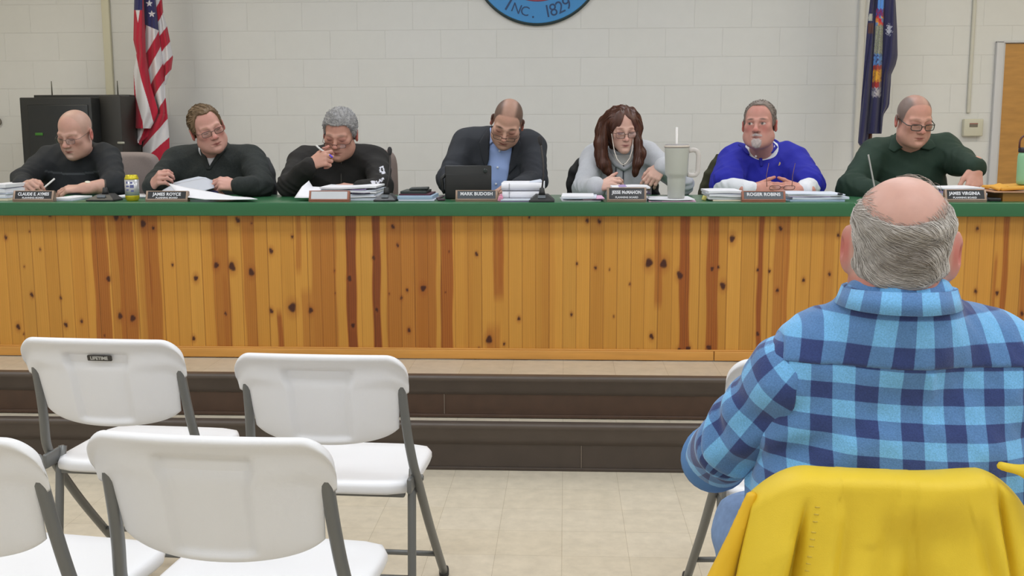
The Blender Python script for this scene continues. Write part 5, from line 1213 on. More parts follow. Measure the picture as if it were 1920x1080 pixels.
nameplate('nameplate in front of the man in the green shirt, half hidden by the bald head', 1772, 1850, .06, 'JAMES VIRGINIA', 'PLANNING BOARD', m_br, h=.052, dx2=-.004)
PAPER = [mat('paper_white', (226,226,232), .8), mat('paper_cool', (206,212,226), .8), mat('paper_cream', (226,214,190), .8), mat('paper_pink', (222,176,204), .8), mat('paper_blue', (160,182,206), .7), mat('paper_violet', (160,140,190), .8), mat('ink_dark', (58,52,78), .6)]
def stack(label, x0, x1, d0, d1, layers, seed=0, name='paper_stack', cat='papers', z0=0.0006, sag=.003, group=None, jit=.010):
    """pile of loose sheets: layers = [(thickness, paper index, inset left, inset right)]"""
    g = np.random.default_rng(seed); root = None; z = ZT+z0; a, b = on(x0,d0), on(x1,d0); first = None; W = b[0]-a[0]; c = np.array([(a[0]+b[0])/2, YF+(d0+d1)/2, z])
    root = empty(name, c); tag(root, label, cat, group)
    mbs = {}
    for th, pi, il, ir in layers:
        mb = mbs.setdefault(pi, MB()); xa = a[0]+il*W+g.uniform(-jit,jit)*.3; xb = b[0]-ir*W+g.uniform(-jit,jit)*.3; nx = 14; ya = YF+d0+g.uniform(0,jit); yb = YF+d1-g.uniform(0,jit)
        ph, am = g.random()*6, sag*(g.random()*1.2); sh = g.uniform(-.012,.012)
        T = []; B = []
        for i in range(nx+1):
            t = i/nx; w = am*math.sin(ph+t*5)*.5+am*.5 if z > ZT+.004 else 0
            T.append([(xa+(xb-xa)*t+sh*s, ya+(yb-ya)*s, z+w+th) for s in (0,.5,1)]); B.append([(xa+(xb-xa)*t+sh*s, ya+(yb-ya)*s, z+w) for s in (0,.5,1)])
        mb.grid(T, smooth=False); mb.grid([r[::-1] for r in B], smooth=False)
        ring = [(T,0,0)]
        fr = [[B[i][0],T[i][0]] for i in range(nx+1)]; bk = [[T[i][2],B[i][2]] for i in range(nx+1)]; mb.grid(fr, smooth=False); mb.grid(bk, smooth=False)
        for e in (0,nx): q = [[T[e][s],B[e][s]] for s in range(3)]; mb.grid(q if e == 0 else [r[::-1] for r in q], smooth=False)
        z += th+.0003
    for pi, mb in mbs.items(): mb.obj('sheets', PAPER[pi], root)
    return root
def sheet(label, px, mat_, name='paper_sheet', th=.0016, tag_it=True, parent=None):
    """a loose or propped sheet through given corner points (rows of 3-D points)"""
    P = np.array(px, float); nr, nc = P.shape[:2]
    U = np.linspace(0,nr-1,max(nr,9)); Vv = np.linspace(0,nc-1,max(nc,9)); Q = np.zeros((len(U),len(Vv),3))
    for i, u in enumerate(U):
        for j, v in enumerate(Vv):
            a, b = min(int(u),nr-2), min(int(v),nc-2); s, t = u-a, v-b; Q[i,j] = P[a,b]*(1-s)*(1-t)+P[a+1,b]*s*(1-t)+P[a,b+1]*(1-s)*t+P[a+1,b+1]*s*t
    o = MB().grid(Q).obj(name, mat_, parent); thicken(o, th)
    if tag_it: tag(o, label, 'paper')
    return o
W = PAPER[0]
stack('pile of papers at the far left end of the desk', -40, 13, .12, .42, [(.010,2,0,0),(.006,1,.1,.02),(.012,0,0,.06),(.005,1,.05,.0),(.016,0,.02,.10),(.006,1,0,.15),(.016,0,.1,.05)], 1)
stack('thin white sheets under the bald man\'s resting hand', 98, 134, .10, .33, [(.004,1,0,0),(.008,0,0,.05)], 2)
stack('flat white sheets behind the yellow can', 212, 285, .30, .52, [(.004,1,.1,0),(.006,0,0,0)], 3)
# soda can
p = on(248.5,.12); can = empty('soda_can', p); tag(can, 'yellow and silver drink can beside the tilted man\'s nameplate', 'can')
H = .122; MB().lathe([(.024,0),(.0265,.003),(.0315,.012),(.0322,.024),(.0322,.026)], p, 32).obj('base', mat('can_yellow', (206,190,44), .3, metal=.4), can)
MB().lathe([(.0322,.026),(.0324,.06),(.0322,.100)], p, 32).obj('body', mat('can_silver', (196,196,200), .3, metal=.4), can)
MB().lathe([(.0322,.100),(.0322,.106),(.027,.117),(.0265,.121),(.0245,.1215),(.024,.118)], p, 32).obj('top', mat('can_yellow', (206,190,44), .3, metal=.4), can)
mb = MB()
for a0, z0, w, h in ((-1.9,.082,.3,.010),(-1.25,.082,.35,.008),(-1.85,.066,.5,.007),(-1.2,.062,.55,.014),(-1.85,.050,.4,.006),(-1.15,.044,.4,.008)):
    g = [[(p[0]+.0327*math.cos(a), p[1]+.0327*math.sin(a), p[2]+z0+s*h) for s in (0,1)] for a in np.linspace(a0-w/2,a0+w/2,8)]; mb.grid(g)
mb.obj('print', mat('can_print', (92,98,150), .4), can)
def mic(label, px, d, top, base_w=.085, head=True, neck=('gooseneck_metal',(52,48,48)), bow=1):
    p = on(px,d); root = empty('gooseneck_microphone', p); tag(root, label, 'microphone', None); mk = mat('mic_black', (36,37,39), .45); mb = MB()
    w, dp, h = base_w/2, .055, .034
    pr = [[(-w,-dp,.001),(w,-dp,.001),(w,dp,.001),(-w,dp,.001)],[(-w,-dp,.008),(w,-dp,.008),(w,dp,.008),(-w,dp,.008)],[(-w*.45,-dp*.2,h*.9),(w*.45,-dp*.2,h*.9),(w*.5,dp*.8,h),(-w*.5,dp*.8,h)]]
    v = [np.array(q)+p for r in pr for q in r]; f = [(3,2,1,0),(8,9,10,11)]+[(r*4+i,r*4+(i+1)%4,(r+1)*4+(i+1)%4,(r+1)*4+i) for r in range(2) for i in range(4)]
    mb.add(v, f, False); mb.obj('base', mk, root)
    MB().lathe([(.016,0),(.013,.016),(.011,.030),(.008,.034)], p+[0,.012,h*.85], 18).obj('collar', mk, root)
    MB().box(p+np.array([0,-dp*.62,.0225]), (w*.30,.003,.0075), rotm(math.radians(-38),0,0)).obj('badge', mat('mic_badge', (92,98,104), .4), root)
    q = p+[0,.012,h+.02]; e = np.array(top); n = [q*(1-t)+e*t+np.array([.010*bow*math.sin(math.pi*t),-.018*bow*math.sin(math.pi*t),0]) for t in np.linspace(0,1,16)]
    MB().tube(n, .0042, 8).obj('gooseneck', mat(neck[0], neck[1], .4, metal=.4), root)
    if head: d_ = unit(n[-1]-n[-3]); mb = MB(); mb.tube([e-d_*.004,e+d_*.006,e+d_*.014,e+d_*.030,e+d_*.040,e+d_*.044], [.005,.008,.0105,.0110,.008,.003], 12); mb.obj('head', mat('mic_foam', (40,38,40), .9), root)
    return root
mic('black gooseneck microphone near the bald man\'s elbow', 196, .12, PY(197,338,4.97), .13, False)
mic('black gooseneck microphone beside the grey-haired man', 724, .12, PY(731,290,5.00), .10)
mic('tall black gooseneck microphone in front of the papers of the man in the suit', 1016, .08, PY(1014,271,4.95), .115)
# thin pale gooseneck in front of the man in green, its base hidden behind the bald head
mic('thin grey gooseneck microphone in front of the man in the green shirt', 1641, .14, PY(1628,290,5.0), .09, False, ('gooseneck_grey',(150,150,146)), 0)
# second man: open plans and a large sheet hanging over the nameplate
sheet('opened grey plan sheet held up between the hands of the man tilting his head', [[PY(306,356,5.12),PY(322,347,5.16),PY(350,340,5.20),PY(380,334,5.22),PY(400,338,5.22)],[PY(298,363,5.10),PY(325,359,5.06),PY(352,358,5.05),PY(382,358,5.05),PY(402,352,5.12)]], mat('plan_grey', (186,190,200), .8), 'plan_sheet')
sheet('pale folded plan behind the grey plan sheet of the man tilting his head', [[PY(318,345,5.25),PY(345,337,5.27),PY(372,331,5.29),PY(386,333,5.29),PY(404,341,5.28)],[PY(318,356,5.18),PY(345,352,5.22),PY(372,350,5.24),PY(388,350,5.24),PY(402,354,5.22)]], PAPER[1], 'plan_sheet')
sheet('large white sheet bending over the second nameplate onto the counter', [[PY(316,344,5.02),PY(352,352,5.00),PY(396,360,5.00),PY(436,368,5.00),PY(470,370.5,4.99)],[PY(330,360,4.93),PY(352,370,4.86),PY(384,374.0,4.83),PY(430,374.3,4.82),PY(483,373.5,4.83)]], W, 'white_sheet', th=.002)
p = on(399,.33); tag(MB().box(p+[0,0,.019], (.028,.018,.0185), rotm(0,.1,.3), .010).obj('pouch', mat('navy_fabric', (36,34,76), .85)), 'small navy pouch by the fist of the man tilting his head', 'pouch')
# third place
sheet('white paper folded like a tent at the left of the grey-haired man\'s pile', [[PY(579,339,5.08),PY(586,350,5.10),PY(620,352,5.12)],[PY(566,350,5.02),PY(580,356,5.02),PY(620,356,5.05)],[PY(552,371,4.92),PY(572,371,4.90),PY(600,371,4.92)]], W, 'folded_paper')
stack('thick uneven pile of papers under the hand of the grey-haired man', 600, 706, .14, .42, [(.012,1,0,.0),(.006,0,.02,.03),(.010,1,.0,.04),(.004,6,.55,.12),(.008,0,0,0),(.006,1,.0,.02),(.004,5,.4,.18),(.008,0,.0,.01)], 4, sag=.006)
fb = empty('folder_stack', on(788,.20)); tag(fb, 'light blue folders stacked at the left of the tablet', 'folders'); a, b = on(748,.12), on(815,.12)
MB().bb((a[0],YF+.10,ZT+.0006),(b[0],YF+.36,ZT+.008),.001).obj('folder', PAPER[1], fb); MB().bb((a[0]-.004,YF+.10,ZT+.0085),(b[0]-.01,YF+.36,ZT+.024),.001).obj('folder', PAPER[4], fb)
a, b = on(748,.14), on(811,.14); bk = empty('notebook', ((a[0]+b[0])/2,YF+.24,ZT+.0245)); tag(bk, 'maroon notebook lying on the light blue folders', 'notebook'); MB().bb((a[0],YF+.14,ZT+.0245),(b[0]-.01,YF+.35,ZT+.032),.002).obj('cover', mat('maroon_cover', (78,34,52), .5), bk); MB().bb((a[0]+.006,YF+.142,ZT+.0325),(b[0]-.03,YF+.345,ZT+.044),.002).obj('band', mat('dark_green_cover', (36,46,44), .5), bk)
a, b = on(767,.2), on(802,.2); mb = MB(); mb.box(((a[0]+b[0])/2,YF+.24,ZT+.051), ((b[0]-a[0])/2,.05,.0060), rotm(0,-.03,.05), .005); tag(mb.obj('wallet', mat('dark_case', (44,50,50), .5)), 'small dark case on top of the maroon notebook', 'case')
p = on(825,.12); mb = MB(); mb.box(p+[0,.01,.0165], (.020,.012,.005), rotm(0,-.35,.2), .004); mb.box(p+[.006,0,.0065], (.018,.012,.0055), rotm(0,-.05,.2), .004); tag(mb.obj('spectacles_case', mat('plum_plastic', (66,50,60), .4)), 'small plum case leaning at the left of the tablet', 'case')
# tablet computer in a black case, back to the camera
tl, tr_ = on(834,.18), on(921,.18); t = empty('tablet_computer', ((tl[0]+tr_[0])/2,YF+.18,ZT)); tag(t, 'black tablet computer in a stand case in front of the man in the suit', 'tablet')
Wt = tr_[0]-tl[0]; ht = .158; R = rotm(-.12,0,0); mb = MB().box((( tl[0]+tr_[0])/2,YF+.19+.010,ZT+.003+ht/2), (Wt/2,.008,ht/2), R, .006); mb.obj('case', mat('tablet_black', (11,13,12), .42), t)
mb = MB().box(((tl[0]+tr_[0])/2+.0,YF+.188,ZT+ht*.40), (Wt/2-.004,.005,ht*.36), rotm(-.06,0,0), .003); mb.obj('stand_flap', mat('tablet_flap', (9,11,10), .5), t)
q = np.array([tr_[0]-.028,YF+.200,ZT+ht-.022]); mb = MB(); mb.lathe([(.010,0),(.010,.003),(.008,.004)], q+[0,-.004,0], 18, rotm(math.pi/2,0,0)); mb.obj('camera_lens', mat('lens_dark', (34,44,44), .2), t)
mb = MB().tube([(tl[0]-.002,YF+.20,ZT+.03),(tl[0]-.014,YF+.20,ZT+.05),(tl[0]-.012,YF+.20,ZT+.075),(tl[0]-.016,YF+.20,ZT+.10),(tl[0]+.002,YF+.205,ZT+.118)], .008, 8); mb.obj('hand_strap', mat('tablet_flap', (9,11,10), .5), t)
# rolled plans and papers at the right of the tablet
rl = empty('plan_pile', on(980,.22)); tag(rl, 'two thick folded white plan bundles stacked at the right of the tablet', 'papers')
a, b = on(940,.14), on(1024,.14)
for z0, z1, i0, i1 in ((.004,.044,.004,.012),(.046,.082,0,.010)):
    pr = []; n = 12
    for k in range(n+1): t_ = math.pi*(.5+k/n); pr.append((.020+.020*math.cos(t_), (z0+z1)/2+(z1-z0)/2*math.sin(t_)))
    pr = [(.22,z1)]+[(y,z) for y,z in pr[0:]]+[(.22,z0)]
    P = [[(x,YF+.14+y,ZT+z) for y,z in pr] for x in np.linspace(a[0]+i0,b[0]-i1,6)]
    mb = MB().grid(P); mb.add([q for q in P[0]], [tuple(range(len(pr)))], False); mb.add([q for q in P[-1]], [tuple(range(len(pr)))[::-1]], False); mb.obj('bundle', W, rl)
mb = MB()
for x in (a[0]+.036,): mb.bb((x,YF+.1385,ZT+.006),(x+.002,YF+.142,ZT+.080))
mb.obj('rubber_band', mat('band_grey', (120,124,130), .6), rl)
stack('thin flat folders beneath the tall microphone', 938, 1005, .06, .14, [(.004,5,0,0),(.006,1,.02,.02)], 6)
sheet('white sheet tilted on top of the plan bundles', [[PY(945,347,5.10),PY(985,341,5.14),PY(1014,336,5.16)],[PY(950,345,4.985),PY(985,343,4.985),PY(1018,341,4.985)]], PAPER[1], 'white_sheet')
p = on(938,.07); mb = MB(); mb.box(p+[0,0,.013], (.010,.006,.012), rotm(.2,.3,.4), .003); mb.box(p+[.004,.003,.027], (.006,.004,.008), rotm(.2,-.4,.2), .002); tag(mb.obj('sticky_note', mat('pink_note', (222,150,176), .8)), 'crumpled pink sticky note by the tablet\'s nameplate', 'note')
# woman's place
stack('flat papers with a pink edge at the left of the woman', 1052, 1134, .08, .34, [(.004,0,.02,.1),(.002,6,.7,.05),(.004,3,.5,0),(.005,1,.04,.2),(.007,0,.0,.25)], 7)
stack('curled papers and notes lying over the nameplate in front of the woman', 1143, 1220, .125, .34, [(.012,1,.0,.1),(.010,0,.03,.06),(.007,6,.55,.0),(.012,0,.0,.08),(.005,6,.02,.65),(.006,5,.2,.2),(.008,0,.05,.0)], 8, sag=.010)
stack('white sheets with pink edges under the tumbler', 1216, 1306, .05, .30, [(.003,3,0,0),(.003,6,.05,.7),(.004,0,.0,.04)], 9)
# tumbler
p = on(1267.5,.14); p[2] = ZT+.0125; tb = empty('tumbler', p); tag(tb, 'tall stone-grey tumbler with a side handle and a straw', 'tumbler'); m_t = mat('tumbler_stone', (176,178,170), .42, spec=.4)
MB().lathe([(.036,0),(.039,.003),(.0415,.085),(.042,.098),(.050,.106),(.0515,.115),(.0555,.225),(.0555,.228)], p, 40).obj('cup', m_t, tb)
MB().lathe([(.0555,.2285),(.0565,.231),(.0560,.242),(.050,.246),(.02,.247),(.018,.247)], p, 40).obj('lid', mat('lid_clear_grey', (150,146,146), .3), tb)
MB().lathe([(.0570,.2315),(.0575,.236),(.0570,.2405)], p, 40).obj('lid_band', mat('lid_beige', (206,196,186), .4), tb)
hp = [(.052,.215),(.075,.220),(.092,.214),(.098,.195),(.097,.15),(.096,.118),(.086,.106),(.066,.104),(.050,.108)]
q = []
for (x0,z0),(x1,z1) in zip(hp[:-1],hp[1:]):
    for s in (0,.33,.66): q.append(p+np.array([x0+(x1-x0)*s,-.004,z0+(z1-z0)*s]))
q.append(p+np.array([hp[-1][0],-.004,hp[-1][1]])); MB().tube(q, .0085, 10, flat=1.3).obj('handle', mat('handle_pale', (196,190,186), .45), tb)
MB().tube([p+[0,.004,.10],p+[-.002,.002,.322]], .0055, 12).obj('straw', mat('straw_white', (226,222,220), .3), tb)
# polo man's place
stack('pile of white papers with a cream sheet, left of the blue polo', 1326, 1394, .10, .34, [(.006,2,.15,0),(.012,0,.03,.0),(.010,0,.05,.0),(.006,1,.0,.02),(.010,0,.04,.0)], 10)
p = on(1321,.14); tag(MB().box(p+[0,.01,.012], (.010,.006,.011), rotm(0,.3,.3), .004).obj('yellow_tab', mat('note_yellow', (216,206,120), .8)), 'small yellow sticky tab at the end of the polo man\'s papers', 'note')
stack('flat papers with violet ink, right of the blue polo', 1476, 1592, .08, .34, [(.008,4,.06,.06),(.010,1,.1,.0),(.004,5,.05,.3),(.004,0,.02,.1),(.005,1,.0,.05)], 11)
p = on(1575,.075); tag(MB().box(p+[0,0,.0345], (.010,.008,.004), rotm(0,.1,.4), .003).obj('binder_clip', mat('clip_black', (30,30,44), .4)), 'small black clip on the papers beside the foreground head', 'clip')
# green-shirt man's place
stack("thick papers under the green-shirted man's fingers", 1768, 1851, .13, .36, [(.026,1,.0,.02),(.008,0,.04,.0),(.006,5,.0,.03),(.006,4,.1,.06),(.004,3,.2,.5),(.006,0,.0,.04)], 12, sag=.004)
a, b = on(1853,.10), on(1877,.10); tag(MB().box(((a[0]+b[0])/2,YF+.13,ZT+.0085), ((b[0]-a[0])/2,.035,.008), None, .004).obj('phone', mat('phone_dark', (40,38,42), .3)), 'dark phone lying beside the orange tray at the right end', 'phone')
a = on(1880,.10); tr = empty('letter_tray', (a[0]+.13,YF+.22,ZT)); tag(tr, 'orange-brown cardboard tray at the right end of the desk', 'tray'); m_tr = mat('tray_orange', (150,104,36), .5)
x0, x1, y0, y1 = a[0], a[0]+.30, YF+.10, YF+.38; mb = MB(); mb.bb((x0,y0,ZT+.0005),(x1,y1,ZT+.006)); mb.bb((x0,y0,ZT+.006),(x1,y0+.006,ZT+.040)); mb.bb((x0,y1-.006,ZT+.006),(x1,y1,ZT+.040)); mb.bb((x0,y0+.006,ZT+.006),(x0+.006,y1-.006,ZT+.040)); mb.bb((x1-.006,y0+.006,ZT+.006),(x1,y1-.006,ZT+.040)); mb.obj('tray', m_tr, tr)
MB().bb((x0-.045,y0-.012,ZT+.0405),(x1,y1,ZT+.045)).obj('rim', mat('tray_rim', (196,150,120), .5), tr)
stack('golden manila envelopes lying on the orange tray', 1873, 1945, .12, .36, [(.006,2,.0,0)], 13, z0=.046)
en = MB(); en.box((x0+.13,YF+.23,ZT+.061), (.135,.11,.008), rotm(0,-.05,.04), .006); en.box((x0+.005,YF+.16,ZT+.062), (.030,.03,.007), rotm(.2,-.2,.4), .006); tag(en.obj('manila_envelope', mat('manila_gold', (216,158,56), .6)), 'puffy golden envelope on the tray under the mint bottle', 'envelope')
p = np.array([PY(1929,300,YF+.20)[0], YF+.20, ZT+.071]); bt = empty('water_bottle', p); tag(bt, 'mint green bottle with a black lid and brown carry loop at the right edge', 'bottle')
MB().lathe([(.040,0),(.046,.004),(.0475,.02),(.0475,.128),(.044,.142),(.040,.146)], p, 40).obj('body', mat('mint_enamel', (140,190,150), .4), bt); MB().lathe([(.0455,.1465),(.0465,.150),(.0465,.163),(.043,.168),(.01,.169)], p, 40).obj('lid', mat('lid_navy', (38,36,48), .4), bt)
MB().tube([p+np.array([.045*math.cos(a)*1.02,0,.166+.060*(max(math.sin(a),0)**.45)]) for a in np.linspace(math.pi,0,22)], .0045, 8).obj('carry_loop', mat('loop_brown', (92,52,44), .5), bt)
# ------------------------------------------------------------------ office chairs behind the desk
def office_chair(label, X, Y, top, w, hgt, colr, mname, arms=False, tilt=.08):
    root = empty('office_chair', (X,Y,Z2)); tag(root, label, 'chair', None); m = mat(mname, colr, .9, var=.05, vscale=150, bump=.0006, bscale=400); mk = mat('chair_plastic', (34,34,36), .5)
    zc = top-hgt/2; R = rotm(-tilt,0,0); ops = [('u', rbox((X,Y,zc),(w/2,.045,hgt/2),.044,R), 0), ('u', ell((X,Y-.01,zc-hgt*.05),(w*.49,.06,hgt*.47),R), .03)]
    rr = lambda p: (np.sqrt(((p[:,0]-X)/(w/2))**4+((p[:,2]-zc)/(hgt/2))**4)**.5-1)*.18
    ops.append(('i', rr, .03)); solid('backrest', ops, (X-w/2-.06,Y-.16,zc-hgt/2-.05), (X+w/2+.06,Y+.16,zc+hgt/2+.05), .012, m, root)
    s = [('u', rbox((X,Y-.27,.700),(w*.50,.235,.045),.042), 0)]; solid('seat', s, (X-w/2-.05,Y-.55,.63), (X+w/2+.05,Y+.0,.78), .014, m, root)
    MB().tube([(X,Y-.10,.665),(X,Y+.06,.70),(X,Y+.085,zc-hgt*.25)], .018, 8).obj('back_support', mk, root)
    MB().tube([(X,Y-.27,.665),(X,Y-.27,Z2+.10)], .025, 10).obj('post', mk, root)
    for k in range(5):
        a = k*2*math.pi/5+.3; e = np.array([X+.27*math.cos(a),Y-.27+.27*math.sin(a),Z2+.055]); lg = MB().tube([(X,Y-.27,Z2+.10),e], [.022,.014], 8).obj('leg', mk, root); MB().ball(e-[0,0,.027], (.02,.027,.0265)).obj('castor', mk, lg)
    return root
def behind(px, Y): return PY(px,300,Y)[0]
office_chair('taupe fabric office chair behind the bald man', behind(236,5.96), 5.96, PY(240,282,5.96)[2], .40, .44, (138,126,122), 'taupe_fabric')
office_chair('grey fabric office chair behind the man tilting his head', behind(440,5.98), 5.98, PY(490,302,5.98)[2], .46, .40, (110,112,114), 'grey_fabric')
office_chair('taupe office chair behind the grey-haired man', behind(678,5.98), 5.98, PY(690,276,5.98)[2], .42, .44, (130,116,110), 'taupe_fabric_warm')
office_chair('dark office chair hidden behind the man in the suit', behind(935,5.98), 5.98, PY(935,310,5.9)[2], .42, .40, (50,50,54), 'dark_fabric')
office_chair('black office chair behind the woman', behind(1150,5.97), 5.97, PY(1150,296,5.97)[2], .46, .42, (40,40,42), 'black_fabric')
office_chair('dark office chair behind the man in the blue polo', behind(1410,5.99), 5.99, PY(1400,296,5.88)[2], .46, .42, (58,58,60), 'dark_grey_fabric')
office_chair('dark office chair behind the man in the green shirt', behind(1705,5.98), 5.98, PY(1700,310,5.9)[2], .44, .40, (52,52,56), 'dark_fabric_b')
def draped(label, pts, Y, m, seed, thick=.05, name='coat'):
    """a coat hung over a chair back, seen at one side of its owner"""
    c = PY(*pts[0][:2],Y); ops = []
    for (x0,y0,r0),(x1,y1,r1) in zip(pts[:-1],pts[1:]): ops.append(('u', rc(PY(x0,y0,Y),PY(x1,y1,Y),r0,r1), .03))
    ops.append(('d', folds(seed,.010,34), 0)); P = np.array([PY(x,y,Y) for x,y,_ in pts]); o = solid(name, ops, P.min(0)-.11, P.max(0)+.11, .007, m, None); return tag(o, label, 'coat')
draped('dark grey coat hanging off the chair at the right of the man tilting his head', [(497,302,.028),(503,325,.034),(506,348,.036),(504,375,.040),(500,420,.045)], 5.62, mat('coat_grey_black', (62,64,66), .8), 1)
draped('black coat over the left side of the woman\'s chair', [(1096,292,.014),(1088,308,.024),(1079,325,.030),(1075,345,.032),(1074,372,.034),(1076,420,.04)], 5.66, mat('coat_black', (38,38,38), .85), 2)
draped('black coat showing at the right of the woman under her raised hand', [(1221,335,.022),(1223,350,.028),(1224,372,.032),(1222,420,.04)], 5.60, mat('coat_black', (38,38,38), .85), 3)
draped('olive coat over the left side of the chair of the man in the blue polo', [(1347,294,.016),(1342,312,.030),(1334,332,.038),(1328,352,.042),(1326,375,.045),(1328,420,.05)], 5.70, mat('coat_olive', (58,58,38), .9, var=.1, vscale=40), 4)
# ================================================================== FLAGS
def flag_surface(panels, Y, step=.6):
    """folded hanging cloth: each panel = (rows of (y, xl, xr), depth offset, bulge, colour function(x,y))"""
    V = []; F = []; C = []
    for rows, dy, bulge, cf, ext in panels:
        ys = np.arange(rows[0][0], rows[-1][0]+.01, step); xl = np.interp(ys,[r[0] for r in rows],[r[1] for r in rows]); xr = np.interp(ys,[r[0] for r in rows],[r[2] for r in rows])
        n = max(10,int(max(xr-xl)/step)); base = len(V)
        for y, a, b in zip(ys,xl,xr):
            for t in np.linspace(0,1,n):
                x = a+(b-a)*t; yy = Y+dy-bulge*math.sin(math.pi*t)+ext*t-.010*math.sin(t*9+y*.02)-.004*math.sin(t*17+y*.05); V.append(PY(x,y,yy)); C.append(cf(x,y,t))
        m = len(ys)
        for i in range(m-1):
            for j in range(n-1): q = base+i*n+j; F.append((q,q+1,q+n+1,q+n))
    return np.array(V), F, np.array(C)
RED, WHT, BLU = lin((178,22,52)), lin((214,212,216)), lin((44,44,96))
def px(cx): return 200+cx/3.273
def py(cy): return cy/3.273
def rowsp(L, Rr, ys): return [(py(y), px(np.interp(y,[a for a,_ in L],[b for _,b in L])), px(np.interp(y,[a for a,_ in Rr],[b for _,b in Rr]))) for y in ys]
Lx = [(-400,178),(0,170),(250,165),(330,185),(430,166),(600,170),(760,163),(870,166)]
Cx = [(-400,228),(0,226),(190,235),(330,240),(430,255),(520,270),(680,316),(700,312),(750,290),(800,262)]
Dx = [(-400,290),(0,300),(190,318),(280,330),(380,345),(490,356),(600,362),(750,375),(850,384),(945,384)]
Ex = [(-400,325),(0,340),(80,346),(170,372),(260,390),(350,406),(430,396),(500,368),(520,362)]
def star(x, y, c, r):
    a = math.atan2(x-c[0], c[1]-y); d = math.hypot(x-c[0],y-c[1]); k = abs(((a*5/(2*math.pi)) % 1)-.5)*2; return d < r*(.42+.58*k**1.6)
def cA(x, y, t):
    X, Y_ = (x-200)*3.273, y*3.273
    if Y_ < 62: return BLU if X < 218 else RED
    if Y_ < 140 and abs(X-192) < (140-Y_)*.16 : return WHT
    l0 = np.interp(Y_,[330,430,600,700,750],[150,165,181,208,222]); l1 = np.interp(Y_,[300,330,400,500,600,680,750],[160,181,194,216,246,268,287])
    return RED if X > l1 or X < l0 else WHT
Ck = [150,330,430,520,600,680,870,968,1012]; Dk = [187,190,285,388,492,600,717,840,945]
def cB(x, y, t):
    X, Y_ = (x-200)*3.273, y*3.273; yk = [a+(b-a)*t for a,b in zip(Ck,Dk)]
    if Y_ < yk[0]:
        for c in ((262,22),(277,86),(250,-50),(285,-120),(255,-160)):
            if star(X,Y_,c,22): return WHT
        return BLU
    if Y_ < 230 and X < 256 and X < 236+ (230-Y_)*.10 and Y_ > 130: return RED
    k = int(np.searchsorted(yk,Y_))-1; return WHT if k % 2 == 0 else RED
def cE(x, y, t):
    X, Y_ = (x-200)*3.273, y*3.273; yk = np.array([-260,-150,-60,30,120,205,300,385,470,560])+(.5-t)*70-10; k = int(np.searchsorted(yk,Y_)); return RED if k % 2 == 0 else WHT
def cF(x, y, t):
    X, Y_ = (x-200)*3.273, y*3.273; k = (X-165)*.9+(Y_-740)*.35; k = int(k//38); return RED if k % 2 == 0 else WHT
def cG(x, y, t):
    return cB(x, y, t)
lo_rows = [(py(700),px(312),px(372)),(py(760),px(268),px(376)),(py(800),px(250),px(380)),(py(850),px(228),px(384)),(py(900),px(221),px(385)),(py(945),px(222),px(384)),(py(965),px(238),px(372)),(py(1000),px(286),px(338)),(py(1030),px(318),px(322))]
def cBL(x, y, t):
    X, Y_ = (x-200)*3.273, y*3.273; tt = (X-222)/(384-222); l = lambda a,b: a+(b-a)*tt
    return RED if Y_ < l(905,717) else WHT if Y_ < l(985,842) else RED
pn = [(rowsp(Lx,Cx,list(np.linspace(-400,790,60))), -.035, .055, cA, 0), (rowsp(Cx,Dx,list(np.linspace(-400,720,60))), .010, .045, cB, .01), (rowsp([(a,b-6) for a,b in Dx],Ex,list(np.linspace(-400,520,50))), .045, .030, cE, .02),
      (lo_rows, .006, .05, cBL, .01), ([(py(735),px(164),px(262)),(py(800),px(164),px(268)),(py(840),px(166),px(258)),(py(868),px(167),px(216)),(py(890),px(205),px(214))], -.004, .03, cF, 0)]
YFL = 7.45
m_flag = mat('flag_cloth', (200,40,60), .8, attr='Col', sheen=.2, bump=.0004, bscale=500)
def flag_thing(name, label, poleX, V, F, C, zt, pole_rgb, part):
    root = empty(name, (poleX,YFL+.06,0)); tag(root, label, 'flag')
    o = mesh_np(part, V, F, m_flag, root, col=C); thicken(o, .003)
    MB().tube([(poleX,YFL+.06,.03),(poleX,YFL+.06,zt)], .0135, 12).obj('pole', mat('pole_wood', pole_rgb, .4), root)
    MB().lathe([(.12,0),(.125,.01),(.11,.03),(.03,.045),(.018,.07)], (poleX,YFL+.06,.0), 28).obj('base', mat('pole_base', (120,96,50), .35, metal=.6), root)
    MB().lathe([(.006,0),(.016,.01),(.012,.03),(.018,.05),(.012,.09),(.002,.13)], (poleX,YFL+.06,zt), 14).obj('finial', mat('finial_gold', (190,160,80), .3, metal=.8), root)
    return root
V, F, C = flag_surface(pn, YFL)
flag_thing('national_flag', 'red, white and blue striped flag with white stars hanging on a pole at the left', PY(275,310,YFL+.06)[0], V, F, C, 2.62, (104,52,24), 'flag_cloth')
